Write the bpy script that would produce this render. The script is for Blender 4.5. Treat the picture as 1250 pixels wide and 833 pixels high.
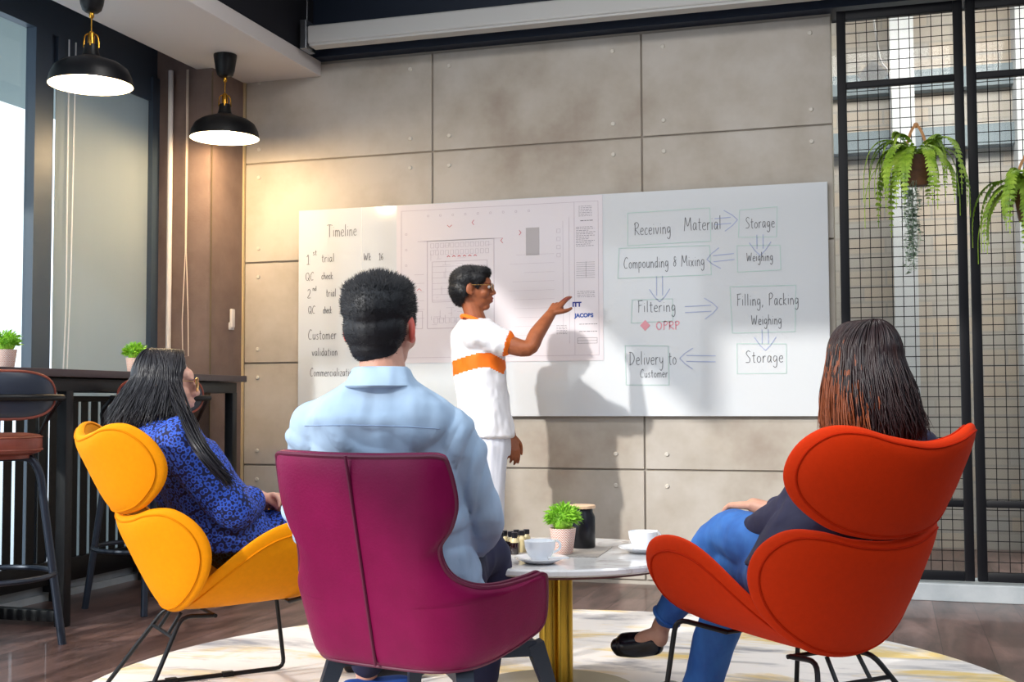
import bpy, bmesh, math, random
from mathutils import Vector, Matrix, noise
from math import sin, cos, pi, radians
random.seed(7)
for o in list(bpy.data.objects): bpy.data.objects.remove(o)
SC = bpy.context.scene
COL = SC.collection
V = Vector

# ------------------------------------------------------------------ camera
YAW, PITCH, ROLL, FPX = -0.30014, 0.05032, -0.00379, 1482.4
CAM = V((0, 0, 0.98))
fwd = V((sin(YAW)*cos(PITCH), cos(YAW)*cos(PITCH), sin(PITCH)))
rt0 = V((cos(YAW), -sin(YAW), 0)); up0 = rt0.cross(fwd)
rt = rt0*cos(ROLL) + up0*sin(ROLL); up = up0*cos(ROLL) - rt0*sin(ROLL)
FH = V((sin(YAW), cos(YAW), 0)); RH = V((cos(YAW), -sin(YAW), 0))
cd = bpy.data.cameras.new('camera'); cam = bpy.data.objects.new('camera', cd); COL.objects.link(cam)
cam.matrix_world = Matrix(((rt.x, up.x, -fwd.x, CAM.x), (rt.y, up.y, -fwd.y, CAM.y), (rt.z, up.z, -fwd.z, CAM.z), (0, 0, 0, 1)))
cd.sensor_width = 36; cd.lens = FPX/1250*36; cd.clip_start = .05
SC.camera = cam

# ------------------------------------------------------------------ light
SC.view_settings.view_transform = 'Standard'; SC.view_settings.look = 'None'
SC.view_settings.exposure = 0.74; SC.view_settings.gamma = 1; SC.view_settings.use_curve_mapping = False
w = bpy.data.worlds.new('sky'); SC.world = w; w.use_nodes = True
bg = w.node_tree.nodes['Background']; bg.inputs[0].default_value = (.80, .90, 1.0, 1); bg.inputs[1].default_value = 1.25
sd = bpy.data.lights.new('sun', 'SUN'); sd.energy = 1.9; sd.angle = radians(1.6); sd.color = (1, .96, .90)
sun = bpy.data.objects.new('sun', sd); COL.objects.link(sun)
sun.location = (-6, -3, 6)
sun.rotation_euler = V((.62, 1.0, -.56)).to_track_quat('-Z', 'Y').to_euler()
def area(name, loc, target, size, energy, color):
    l = bpy.data.lights.new(name, 'AREA'); l.shape = 'RECTANGLE'; l.size, l.size_y = size; l.energy = energy; l.color = color
    o = bpy.data.objects.new(name, l); COL.objects.link(o); o.location = loc
    o.rotation_euler = (V(target)-V(loc)).to_track_quat('-Z', 'Y').to_euler()
area('far_room_fill', (1.0, 7.3, 3.5), (1.0, 8.4, 1.4), (3.0, .8), 75, (1, .93, .84))  # unseen area lamp, added to brighten the far room
area('room_fill', (-.9, 4.3, 3.42), (-.9, 5.0, .8), (3.4, .8), 60, (1, .97, .94))  # unseen fill lamp, added to brighten the upper wall and table

# ------------------------------------------------------------------ helpers
def P(x, y, d):
    """point seen at photo pixel x,y at horizontal distance d in front of the camera"""
    r = rt*((x-625)/FPX) - up*((y-416.5)/FPX) + fwd
    return CAM + r*(d/r.dot(FH))
def W(u, v, z): q = RH*u + FH*v; return V((q.x, q.y, z))
def lin(r, g, b):
    f = lambda c: (c/255/12.92) if c/255 <= .04045 else ((c/255+.055)/1.055)**2.4
    return (f(r), f(g), f(b), 1)
def mat(name, col, rough=.5, metal=0, spec=.5, coat=0, sheen=0):
    m = bpy.data.materials.new(name); m.use_nodes = True
    b = m.node_tree.nodes['Principled BSDF']
    b.inputs['Base Color'].default_value = lin(*col); b.inputs['Roughness'].default_value = rough
    b.inputs['Metallic'].default_value = metal; b.inputs['Specular IOR Level'].default_value = spec
    b.inputs['Coat Weight'].default_value = coat; b.inputs['Sheen Weight'].default_value = sheen
    return m
def N(m, t): return m.node_tree.nodes.new(t)
def L(m, a, b): m.node_tree.links.new(a, b)
def coords(m, scale=(1, 1, 1), rot=(0, 0, 0)):
    t = N(m, 'ShaderNodeTexCoord'); p = N(m, 'ShaderNodeMapping')
    p.inputs['Scale'].default_value = scale; p.inputs['Rotation'].default_value = rot
    L(m, t.outputs['Object'], p.inputs[0]); return p.outputs[0]
def noisy(m, cols, scale=3, stretch=(1, 1, 1), detail=6, rough=.6, lo=.3, hi=.7, bump=0, bscale=None, dist=0):
    """mottle the base colour between a list of colours"""
    b = m.node_tree.nodes['Principled BSDF']
    n = N(m, 'ShaderNodeTexNoise'); n.inputs['Scale'].default_value = scale; n.inputs['Detail'].default_value = detail
    n.inputs['Roughness'].default_value = rough; n.inputs['Distortion'].default_value = dist
    L(m, coords(m, stretch), n.inputs['Vector'])
    r = N(m, 'ShaderNodeValToRGB'); k = len(cols)
    while len(r.color_ramp.elements) < k: r.color_ramp.elements.new(.5)
    for i, c in enumerate(cols):
        r.color_ramp.elements[i].position = lo + (hi-lo)*i/(k-1); r.color_ramp.elements[i].color = lin(*c)
    L(m, n.outputs['Fac'], r.inputs[0]); L(m, r.outputs[0], b.inputs['Base Color'])
    if bump:
        n2 = N(m, 'ShaderNodeTexNoise'); n2.inputs['Scale'].default_value = bscale or scale*4; n2.inputs['Detail'].default_value = 1.2 if bump >= .5 else 5
        L(m, coords(m, stretch), n2.inputs['Vector'])
        bp = N(m, 'ShaderNodeBump'); bp.inputs['Strength'].default_value = bump; bp.inputs['Distance'].default_value = .045 if bump >= .5 else .01
        L(m, n2.outputs['Fac'], bp.inputs['Height']); L(m, bp.outputs[0], b.inputs['Normal'])
    return m
def B(): return bmesh.new()
def obj(name, bm, m=None, parent=None, smooth=True, world=True, kind=None, label=None):
    """link one mesh object; geometry given in world space unless world=False (then local to the parent)"""
    if isinstance(bm, bpy.types.Mesh): me = bm; me.name = name
    else:
        bmesh.ops.recalc_face_normals(bm, faces=bm.faces)
        me = bpy.data.meshes.new(name); bm.to_mesh(me); bm.free()
    for k in (m if isinstance(m, (list, tuple)) else [m]):
        if k: me.materials.append(k)
    if smooth:
        me.polygons.foreach_set('use_smooth', [True]*len(me.polygons))
        if smooth != 'all':
            try: me.set_sharp_from_angle(angle=radians(40))
            except Exception: pass
    o = bpy.data.objects.new(name, me); COL.objects.link(o)
    if parent:
        o.parent = parent
        if world:
            q = parent; T = V((0, 0, 0))
            while q: T = T + V(q.location); q = q.parent
            me.transform(Matrix.Translation(-T))
    if kind: o['kind'] = kind
    if label: o['label'] = label
    return o
def tag(o, label, cat, group=None):
    o['label'] = label; o['category'] = cat
    if group: o['group'] = group
    return o
def thing(name, label, cat, loc=(0, 0, 0), rotz=0, group=None):
    o = bpy.data.objects.new(name, None); COL.objects.link(o); o.empty_display_size = .1
    o.location = loc; o.rotation_euler = (0, 0, rotz); return tag(o, label, cat, group)
def solo(name, bm, m, label, cat, group=None, smooth=True, base=None):
    o = obj(name, bm, m, None, smooth)
    return tag(o, label, cat, group)
def struct(name, bm, m, smooth=False): return obj(name, bm, m, None, smooth, kind='structure')
def box(bm, x0, x1, y0, y1, z0, z1, bev=0, seg=2, mi=0):
    r = bmesh.ops.create_cube(bm, size=1, matrix=Matrix.Translation(((x0+x1)/2, (y0+y1)/2, (z0+z1)/2)) @ Matrix.Diagonal((abs(x1-x0), abs(y1-y0), abs(z1-z0), 1)))
    vs = r['verts']
    fs = set(f for v in vs for f in v.link_faces)
    for f in fs: f.material_index = mi
    if bev:
        es = set(e for v in vs for e in v.link_edges)
        bmesh.ops.bevel(bm, geom=list(es), offset=bev, segments=seg, affect='EDGES', profile=.5)
def frame_for(d):
    d = d.normalized(); a = V((0, 0, 1)) if abs(d.z) < .95 else V((0, 1, 0))
    x = d.cross(a).normalized(); return x, x.cross(d).normalized()
def cr(pts, n):
    """Catmull-Rom resample of a list of tuples/vectors of any length"""
    out = []; m = len(pts)
    for i in range(m-1):
        p0, p1, p2, p3 = pts[max(i-1, 0)], pts[i], pts[i+1], pts[min(i+2, m-1)]
        for k in range(n):
            t = k/n
            out.append(tuple(.5*(2*b + (c-a)*t + (2*a-5*b+4*c-d)*t*t + (-a+3*b-3*c+d)*t**3) for a, b, c, d in zip(p0, p1, p2, p3)))
    out.append(tuple(pts[-1])); return out
def skin_rings(bm, rings, close=False, cap=True, mi=0):
    rv = [[bm.verts.new(p) for p in r] for r in rings]; n = len(rv[0]); fs = []
    rng = range(len(rv)) if close else range(len(rv)-1)
    for i in rng:
        a, b = rv[i], rv[(i+1) % len(rv)]
        for k in range(n):
            fs.append(bm.faces.new((a[k], a[(k+1) % n], b[(k+1) % n], b[k])))
    if cap and not close:
        fs.append(bm.faces.new(rv[0][::-1])); fs.append(bm.faces.new(rv[-1]))
    for f in fs: f.material_index = mi
    return rv
def tube(bm, pts, r, seg=8, smooth=0, close=False, mi=0, flat=None):
    """round tube along points; r is a number or a list; keeps a steady frame"""
    pts = [V(p) for p in pts]
    rr = r if isinstance(r, (list, tuple)) else [r]*len(pts)
    if smooth:
        q = cr([(*p, a) for p, a in zip(pts, rr)], smooth); pts = [V(p[:3]) for p in q]; rr = [p[3] for p in q]
    n = len(pts); rings = []; x = None
    for i, p in enumerate(pts):
        if close: d = pts[(i+1) % n] - pts[i-1]
        else: d = pts[min(i+1, n-1)] - pts[max(i-1, 0)]
        if d.length < 1e-9: d = V((0, 0, 1))
        d.normalize()
        if x is None: x, _ = frame_for(d)
        else:
            x = (x - d*x.dot(d))
            if x.length < 1e-6: x, _ = frame_for(d)
            x.normalize()
        y = d.cross(x); ra = rr[i]; rb = ra*(flat or 1)
        rings.append([p + x*(ra*cos(2*pi*k/seg)) + y*(rb*sin(2*pi*k/seg)) for k in range(seg)])
    skin_rings(bm, rings, close, True, mi)
def bent(bm, pts, r, seg=8, rad=.04, close=False, mi=0):
    """tube with rounded corners at the inner points"""
    pts = [V(p) for p in pts]; out = []; n = len(pts)
    idx = range(n) if close else range(1, n-1)
    if not close: out.append(pts[0])
    for i in idx:
        a, b, c = pts[i-1], pts[i], pts[(i+1) % n]
        u = (a-b); v = (c-b); rd = min(rad, u.length*.45, v.length*.45)
        s, e = b+u.normalized()*rd, b+v.normalized()*rd
        for k in range(5):
            t = k/4; out.append(s*(1-t)**2 + b*2*t*(1-t) + e*t*t)
    if not close: out.append(pts[-1])
    tube(bm, out, r, seg, close=close, mi=mi)
def lathe(bm, prof, c=(0, 0, 0), seg=32, mi=0, sx=1, sy=1):
    c = V(c); rings = [[c + V((r*cos(2*pi*k/seg)*sx, r*sin(2*pi*k/seg)*sy, z)) for k in range(seg)] for r, z in prof]
    skin_rings(bm, rings, False, False, mi)
    bmesh.ops.remove_doubles(bm, verts=bm.verts, dist=1e-6)
def capsule(bm, pts, seg=14, n=4):
    """rounded tapering limb; pts = [(point, radius), ...]"""
    q = cr([(*p, r) for p, r in pts], n)
    p0, p1 = V(q[0][:3]), V(q[1][:3]); d0 = (p0-p1).normalized()
    e0, e1 = V(q[-1][:3]), V(q[-2][:3]); d1 = (e0-e1).normalized()
    pre = [(*(p0+d0*q[0][3]*s), q[0][3]*c) for s, c in ((.98, .2), (.8, .6), (.45, .9))]
    post = [(*(e0+d1*q[-1][3]*s), q[-1][3]*c) for s, c in ((.45, .9), (.8, .6), (.98, .2))]
    q = pre + q + post
    tube(bm, [p[:3] for p in q], [p[3] for p in q], seg)
def rings(bm, rs, n=4, seg=28, e=2.0):
    """loft of elliptical sections: (centre, right half-axis vector, front half-axis vector)"""
    q = cr([(*c, *a, *b) for c, a, b in rs], n); out = []
    for k in q:
        c, a, b = V(k[:3]), V(k[3:6]), V(k[6:9]); ring = []
        for i in range(seg):
            t = 2*pi*i/seg; ct, st = cos(t), sin(t)
            ring.append(c + a*(abs(ct)**(2/e)*(1 if ct >= 0 else -1)) + b*(abs(st)**(2/e)*(1 if st >= 0 else -1)))
        out.append(ring)
    skin_rings(bm, out)
def ell(bm, M, c, r, rot=None):
    m = M @ Matrix.Translation(c)
    if rot: m = m @ rot
    bmesh.ops.create_uvsphere(bm, u_segments=20, v_segments=14, radius=1, matrix=m @ Matrix.Diagonal((*r, 1)))
def bake(bm, voxel, it=2, fac=.5):
    """fuse overlapping closed shapes into one continuous surface"""
    me = bpy.data.meshes.new('tmp'); bm.to_mesh(me); bm.free()
    o = bpy.data.objects.new('tmp', me); COL.objects.link(o)
    md = o.modifiers.new('r', 'REMESH'); md.mode = 'VOXEL'; md.voxel_size = voxel; md.adaptivity = 0
    if it:
        s = o.modifiers.new('s', 'SMOOTH'); s.iterations = it; s.factor = fac
    dg = bpy.context.evaluated_depsgraph_get(); dg.update()
    out = bpy.data.meshes.new_from_object(o.evaluated_get(dg))
    bpy.data.objects.remove(o); bpy.data.meshes.remove(me); return out
def wrinkle(me, amp, f, dirv=None, seed=0, mask=None):
    """cloth folds: ridged noise pushed along the normals"""
    ns = [v.normal.copy() for v in me.vertices]
    for v, n in zip(me.vertices, ns):
        p = V((v.co.x*f[0], v.co.y*f[1], v.co.z*f[2])) + V((seed, seed*.7, 0))
        k = noise.noise(p); k2 = noise.noise(p*2.3+V((5, 1, 2)))
        s = (1-abs(k)*2.2)*.7 + k2*.5
        v.co += n*(amp*s*(mask(v.co) if mask else 1))
def paint(me, fn):
    for p in me.polygons: p.material_index = fn(p.center)
def Mrot(center, heading, pitch=0, roll=0, s=1):
    """head/body frame: local +Y looks along heading (radians clockwise from the camera's forward)"""
    return Matrix.Translation(center) @ Matrix.Rotation(-YAW-heading, 4, 'Z') @ Matrix.Rotation(roll, 4, 'Y') @ Matrix.Rotation(pitch, 4, 'X') @ Matrix.Scale(s, 4)

# ------------------------------------------------------------------ materials
concrete = noisy(mat('concrete_panel', (176, 168, 158), .8), [(156, 144, 132), (176, 168, 157), (190, 184, 176)], 1.6, detail=5, lo=.32, hi=.62, bump=.06, bscale=14)
joint_m = mat('joint', (150, 142, 132), .9)
bolt_m = mat('bolt_cap', (205, 200, 190), .6)
navy = mat('navy_paint', (16, 30, 50), .55)
dark_ceiling = mat('dark_ceiling', (8, 12, 26), .9)
white_paint = mat('white_paint', (214, 210, 210), .6)
beam_m = mat('beam_paint', (190, 190, 188), .6)
frame_dark = mat('window_frame_paint', (58, 72, 88), .45)
frame_black = mat('black_metal', (9, 10, 16), .5, 0, .25)
brown_wall = noisy(mat('brown_wall', (125, 108, 100), .7), [(110, 92, 86), (126, 108, 102)], 6, bump=.1, bscale=90)
brass = mat('brass', (205, 150, 55), .25, 1)
shade_cloth = noisy(mat('roller_shade', (150, 160, 160), .8), [(150, 160, 160), (156, 165, 164)], 2, (3, 3, .2))
_t = shade_cloth.node_tree; _mx = _t.nodes.new('ShaderNodeMixShader'); _tl = _t.nodes.new('ShaderNodeBsdfTranslucent'); _tl.inputs[0].default_value = lin(206, 216, 220); _mx.inputs[0].default_value = .40
_t.links.new(_t.nodes['Principled BSDF'].outputs[0], _mx.inputs[1]); _t.links.new(_tl.outputs[0], _mx.inputs[2]); _t.links.new(_mx.outputs[0], _t.nodes['Material Output'].inputs[0])
plinth_m = noisy(mat('plinth', (165, 172, 176), .5), [(150, 158, 164), (176, 182, 186)], 5)
blacktop = mat('dark_wood_top', (62, 48, 52), .4)
black_satin = mat('black_satin', (11, 12, 16), .42, spec=.35)
tube_m = mat('grey_steel_tube', (44, 52, 66), .35, .4)
leather_br = noisy(mat('brown_leather', (135, 66, 52), .45), [(120, 56, 44), (146, 72, 56)], 12)
shell_m = mat('charcoal_shell', (38, 46, 62), .42)
steel = mat('steel', (150, 155, 162), .25, .9)
def fabric(name, c, rough=.75):
    d = tuple(max(0, k*.965) for k in c)
    return noisy(mat(name, c, rough, spec=.15), [d, c], 60, bump=.15, bscale=400)
yellow = fabric('yellow_fabric', (246, 152, 0)); orange = fabric('orange_fabric', (206, 48, 0))
yellow_s = mat('yellow_piping', (222, 130, 0), .8, spec=.1); orange_s = mat('orange_piping', (176, 34, 0), .8, spec=.1)
mag = noisy(mat('magenta_leather', (132, 14, 74), .46, spec=.22), [(112, 0, 58), (124, 2, 66)], 9, bump=.1, bscale=160)
mag_s = mat('magenta_piping', (92, 2, 48), .5)
marble = noisy(mat('white_marble', (240, 238, 236), .12, coat=.3), [(196, 188, 184), (238, 235, 233), (245, 243, 242)], 3.5, detail=8, lo=.33, hi=.52, dist=2.5)
gold = mat('brushed_gold', (196, 158, 62), .28, 1)
china = mat('white_china', (244, 246, 250), .12, coat=.5)
jar_m = mat('black_jar', (16, 18, 26), .3)
woodlid = noisy(mat('wood_lid', (222, 186, 150), .5), [(212, 172, 136), (232, 200, 166)], 8, (1, 8, 1))
placemat_m = noisy(mat('placemat', (160, 152, 146), .8), [(140, 132, 126), (176, 168, 160)], 60, (1, 12, 1))
grass_m = noisy(mat('lime_leaf', (120, 190, 40), .55), [(112, 172, 36), (166, 222, 72)], 40)
fern_m = noisy(mat('fern_leaf', (96, 134, 30), .55), [(84, 122, 26), (140, 176, 44), (184, 210, 84)], 14)
pearl_m = noisy(mat('grey_green_leaf', (128, 156, 132), .6), [(96, 128, 104), (172, 192, 170)], 30)
potwood = noisy(mat('pot_leather', (110, 76, 54), .6), [(82, 58, 46), (138, 92, 62)], 9)
potdark = mat('pot_dark', (52, 44, 42), .6)
strap_m = mat('tan_strap', (196, 140, 92), .6)
ink = mat('marker_ink', (92, 92, 96), .6); ink_blue = mat('blue_ink', (164, 174, 206), .7); ink_green = mat('green_ink', (180, 204, 198), .7)
ink_red = mat('red_ink', (224, 156, 168), .7); ink_redl = mat('drawing_red', (190, 60, 80), .7)
plan_line = mat('plan_line', (176, 164, 176), .8); plan_dark = mat('plan_dark', (96, 92, 102), .8); plan_grey = mat('plan_grey', (176, 172, 176), .8)
logo_blue = mat('logo_blue', (30, 70, 150), .5); logo_navy = mat('logo_navy', (26, 40, 130), .5)
paper_m = mat('plan_paper', (214, 208, 214), .35, coat=.2)
board_m = mat('whiteboard_glass', (208, 212, 216), .1, coat=.5)
board_streak = mat('whiteboard_streak', (236, 238, 238), .3)  # pale tone for the reflection line painted on the board
skin_st = noisy(mat('brown_skin', (150, 84, 50), .5), [(136, 74, 44), (160, 92, 56)], 20)
skin_li = noisy(mat('light_skin', (226, 170, 148), .5), [(214, 154, 132), (234, 182, 160)], 20)
skin_md = noisy(mat('tan_skin', (198, 146, 122), .5), [(188, 134, 110), (206, 156, 132)], 20)
ear_red = mat('ear_skin', (226, 104, 88), .5)
hair_bk = mat('black_hair', (10, 10, 18), .5, spec=.5); hair_gl = mat('dark_hair', (24, 20, 27), .36, spec=.5)
hair_br = noisy(mat('brown_hair', (48, 26, 28), .36, spec=.4), [(20, 11, 18), (48, 24, 22)], 8, (6, 6, .6))
hair_cu = mat('copper_hair', (132, 66, 32), .38, spec=.4)
tee = noisy(mat('white_cotton', (244, 244, 248), .8), [(232, 232, 238), (236, 236, 242)], 5, (1.5, 1.5, .7), bump=.7, bscale=8); tee_or = mat('orange_trim', (250, 118, 10), .7)
shirt_m = noisy(mat('light_blue_cotton', (172, 196, 222), .8), [(160, 186, 214), (178, 202, 227)], 5, (1.6, 1.6, .8), bump=.9, bscale=7)
white_trs = noisy(mat('white_trousers', (226, 228, 238), .8), [(214, 216, 228), (222, 224, 234)], 5, (2, 2, .4), bump=.6, bscale=8)
navy_cl = mat('navy_cloth', (26, 28, 62), .8); jeans = noisy(mat('blue_denim', (36, 92, 168), .75), [(22, 66, 140), (58, 122, 196)], 5, (1, 1, .5), bump=.5, bscale=12)
jacket_m = noisy(mat('dark_navy_jacket', (34, 34, 62), .8), [(28, 28, 54), (38, 38, 68)], 6, bump=.6, bscale=12); trouser_dk = mat('black_trousers', (22, 22, 34), .8)
shoe_blue = mat('blue_suede', (28, 76, 160), .7); shoe_bk = mat('black_patent', (18, 16, 24), .22)
goldwire = mat('gold_wire', (214, 170, 110), .3, 1); dark_lens = mat('tinted_lens', (44, 24, 32), .1); dark_blue_lens = mat('dark_lens', (20, 22, 40), .1)
lips = mat('lips', (140, 62, 60), .45); eye_w = mat('eye_white', (230, 228, 226), .3); eye_d = mat('eye_iris', (30, 20, 18), .3)

# printed tunic: small overlapping circles in bright blue on navy
tunic = mat('blue_print_tunic', (30, 60, 170), .75); _b = tunic.node_tree.nodes['Principled BSDF']
_v = N(tunic, 'ShaderNodeTexVoronoi'); _v.inputs['Scale'].default_value = 62; _v.inputs['Randomness'].default_value = .35
L(tunic, coords(tunic, (1, 1, 1), (.5, .4, .3)), _v.inputs['Vector'])
_r = N(tunic, 'ShaderNodeValToRGB'); _e = _r.color_ramp.elements
_e[0].position = .0; _e[0].color = lin(22, 30, 96); _e[1].position = .30; _e[1].color = lin(24, 36, 110)
for p_, c_ in ((.34, (50, 94, 210)), (.50, (58, 100, 216)), (.57, (16, 22, 70))):
    k_ = _e.new(p_); k_.color = lin(*c_)
L(tunic, _v.outputs['Distance'], _r.inputs[0]); L(tunic, _r.outputs[0], _b.inputs['Base Color'])

# dark wood plank floor, boards run towards the back wall
floor_m = mat('wood_floor', (90, 72, 66), .32, coat=.15); _b = floor_m.node_tree.nodes['Principled BSDF']
_c = coords(floor_m, (1, 1, 1), (0, 0, pi/2))
_br = N(floor_m, 'ShaderNodeTexBrick'); _br.inputs['Scale'].default_value = 1; _br.inputs['Brick Width'].default_value = 1.5
_br.inputs['Row Height'].default_value = .185; _br.inputs['Mortar Size'].default_value = .0018
_br.inputs['Color1'].default_value = lin(98, 74, 66); _br.inputs['Color2'].default_value = lin(124, 100, 92); _br.inputs['Mortar'].default_value = lin(56, 42, 40)
L(floor_m, _c, _br.inputs['Vector'])
_n = N(floor_m, 'ShaderNodeTexNoise'); _n.inputs['Scale'].default_value = 3; _n.inputs['Detail'].default_value = 8; _n.inputs['Roughness'].default_value = .65; _n.inputs['Distortion'].default_value = .6
L(floor_m, coords(floor_m, (3.2, .7, 1)), _n.inputs['Vector'])
_rr = N(floor_m, 'ShaderNodeValToRGB'); _rr.color_ramp.elements[0].position = .34; _rr.color_ramp.elements[0].color = (.32, .30, .32, 1)
_rr.color_ramp.elements[1].position = .68; _rr.color_ramp.elements[1].color = (1.25, 1.22, 1.3, 1)
L(floor_m, _n.outputs['Fac'], _rr.inputs[0])
_m = N(floor_m, 'ShaderNodeMix'); _m.data_type = 'RGBA'; _m.blend_type = 'MULTIPLY'; _m.inputs[0].default_value = 1
L(floor_m, _br.outputs['Color'], _m.inputs[6]); L(floor_m, _rr.outputs[0], _m.inputs[7]); L(floor_m, _m.outputs[2], _b.inputs['Base Color'])

# rug: cream with grey and ochre smears
rug_m = mat('rug_pile', (226, 220, 212), .95); _b = rug_m.node_tree.nodes['Principled BSDF']
def _nz(s, st, off):
    n = N(rug_m, 'ShaderNodeTexNoise'); n.inputs['Scale'].default_value = s; n.inputs['Detail'].default_value = 7; n.inputs['Roughness'].default_value = .62; n.inputs['Distortion'].default_value = .5
    t = N(rug_m, 'ShaderNodeTexCoord'); p = N(rug_m, 'ShaderNodeMapping'); p.inputs['Scale'].default_value = st; p.inputs['Location'].default_value = off; p.inputs['Rotation'].default_value = (0, 0, .3)
    L(rug_m, t.outputs['Object'], p.inputs[0]); L(rug_m, p.outputs[0], n.inputs['Vector']); return n.outputs['Fac']
def _rp(f, lo, hi):
    r = N(rug_m, 'ShaderNodeMapRange'); r.inputs[1].default_value = lo; r.inputs[2].default_value = hi; L(rug_m, f, r.inputs[0]); return r.outputs[0]
_m1 = N(rug_m, 'ShaderNodeMix'); _m1.data_type = 'RGBA'; _m1.inputs[6].default_value = lin(232, 228, 226); _m1.inputs[7].default_value = lin(224, 198, 132)
L(rug_m, _rp(_nz(1.5, (.9, 2.4, 1), (3, 1, 0)), .50, .60), _m1.inputs[0])
_m2 = N(rug_m, 'ShaderNodeMix'); _m2.data_type = 'RGBA'; _m2.inputs[7].default_value = lin(148, 148, 156)
L(rug_m, _rp(_nz(1.9, (.8, 2.6, 1), (0, 5, 0)), .52, .66), _m2.inputs[0]); L(rug_m, _m1.outputs[2], _m2.inputs[6]); L(rug_m, _m2.outputs[2], _b.inputs['Base Color'])

# clear glass: a clear pane with a faint mirror reflection
glass_m = bpy.data.materials.new('clear_glass'); glass_m.use_nodes = True; _t = glass_m.node_tree; _t.nodes.clear()
_o = _t.nodes.new('ShaderNodeOutputMaterial'); _mx = _t.nodes.new('ShaderNodeMixShader'); _tr = _t.nodes.new('ShaderNodeBsdfTransparent'); _gl = _t.nodes.new('ShaderNodeBsdfGlossy')
_tr.inputs[0].default_value = (.93, .96, .96, 1); _gl.inputs['Roughness'].default_value = .02; _mx.inputs[0].default_value = .05
_t.links.new(_tr.outputs[0], _mx.inputs[1]); _t.links.new(_gl.outputs[0], _mx.inputs[2]); _t.links.new(_mx.outputs[0], _o.inputs[0])
glass_far = glass_m.copy(); glass_far.name = 'partition_glass'
for n_ in glass_far.node_tree.nodes:
    if n_.type == 'MIX_SHADER': n_.inputs[0].default_value = .012
lamp_white = mat('lamp_inner_white', (246, 240, 226), .5)
bulb_m = mat('glowing_bulb', (255, 240, 210)); _b = bulb_m.node_tree.nodes['Principled BSDF']
_b.inputs['Emission Color'].default_value = (1, .86, .62, 1); _b.inputs['Emission Strength'].default_value = 30

# ------------------------------------------------------------------ the room
YW = 6.486; XL = -4.07
b = B(); box(b, -4.2, 4.6, -3.6, 9.2, -.1, 0); struct('floor', b, floor_m)
b = B(); box(b, -2.4, 4.6, -3.6, -3.5, 0, 3.46); struct('wall_rear', b, mat('rear_wall_paint', (70, 68, 74), .8))  # unseen rear wall, added to darken the light from behind the camera
b = B(); box(b, 4.5, 4.6, -3.5, 9.2, 0, 3.46); struct('wall_right', b, mat('right_wall_paint', (120, 116, 116), .8))  # unseen side wall, added with the rear one to cut ambient light
b = B(); box(b, -2.65, .85, 3.85, 4.75, 3.425, 3.459, bev=.004); struct('fill_housing', b, white_paint)  # housing added above the unseen fill lamp
# back wall: clad in concrete panels with open joints and bolt caps
b = B(); XJ = [-3.694, -2.482, -1.26, -.045]; ZJ = [.02, .612, 1.217, 1.822, 2.423, 3.0]
box(b, -3.694, -.255, YW+.012, YW+.16, 0, 3.3, mi=1)
g = .005
for i in range(3):
    for k in range(5):
        x1 = min(XJ[i+1]-g, -.255)
        box(b, XJ[i]+g, x1, YW, YW+.02, ZJ[k]+g, ZJ[k+1]-g, bev=.0025, seg=1)
box(b, -3.694, -.255, YW+.001, YW+.02, 0, .018)
for x in (-3.64+.04, -2.62, -2.38, -1.42, -1.14, -.36):
    for k in range(5):
        for z in (ZJ[k]+.085, ZJ[k+1]-.085):
            lathe(b, [(0, .0), (.009, 0), (.0125, .004), (.0125, .006)], (0, 0, 0), 14, mi=2) if False else None
            c = V((x, YW, z)); rr_ = [(0.0001, -.007), (.009, -.007), (.0125, -.003), (.0125, .002)]
            rs = [[c + V((r*cos(2*pi*q/14), d, r*sin(2*pi*q/14))) for q in range(14)] for r, d in rr_]
            skin_rings(b, rs, mi=2)
struct('wall_back', b, [concrete, joint_m, bolt_m])
b = B(); box(b, -4.3, 3, 6.40, 6.62, 3.012, 3.6); box(b, -4.3, 3, 6.36, 6.40, 3.10, 3.14); struct('trim_1', b, navy)
b = B(); box(b, -4.3, 3.2, 2.65, 9.0, 3.60, 3.7); box(b, -3.30, 3, 2.65, 6.62, 3.46, 3.56); box(b, -3.30, -3.20, 2.65, 6.62, 3.011, 3.46); box(b, -4.3, 3.2, -6.0, -1.75, 3.46, 3.56); struct('ceiling', b, dark_ceiling)  # unseen rear slab added to shade chair backs; front edge set to cut sunlight
b = B(); box(b, -3.81, -3.19, 4.35, YW-.001, 2.92, 3.01, bev=.004); struct('trim_2', b, white_paint)
b = B(); box(b, -3.12, 3.0, 6.16, 6.26, 3.02, 3.125, bev=.012, seg=3); box(b, -3.11, 3.0, 6.17, 6.25, 3.008, 3.02); struct('trim_3', b, beam_m)
b = B(); box(b, -3.16, -3.12, 6.15, 6.27, 2.99, 3.16, bev=.004); tube(b, [(-3.14, 6.2, 3.14), (-3.14, 6.2, 3.46)], .006); struct('trim_4', b, steel)
# brown pier in the far left corner
b = B(); box(b, -4.3, -3.70, 6.12, YW+.15, 0, 3.5)
struct('wall_left', b, brown_wall)
b = B(); box(b, -3.704, -3.696, 6.114, 6.1205, 0, 2.90); struct('trim_5', b, mat('bronze_trim', (120, 104, 84), .4, .6))
b = B(); box(b, -3.7, -3.690, YW-.02, YW, 0, 2.92); struct('trim_6', b, mat('corner_bead', (196, 176, 140), .5))
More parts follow.
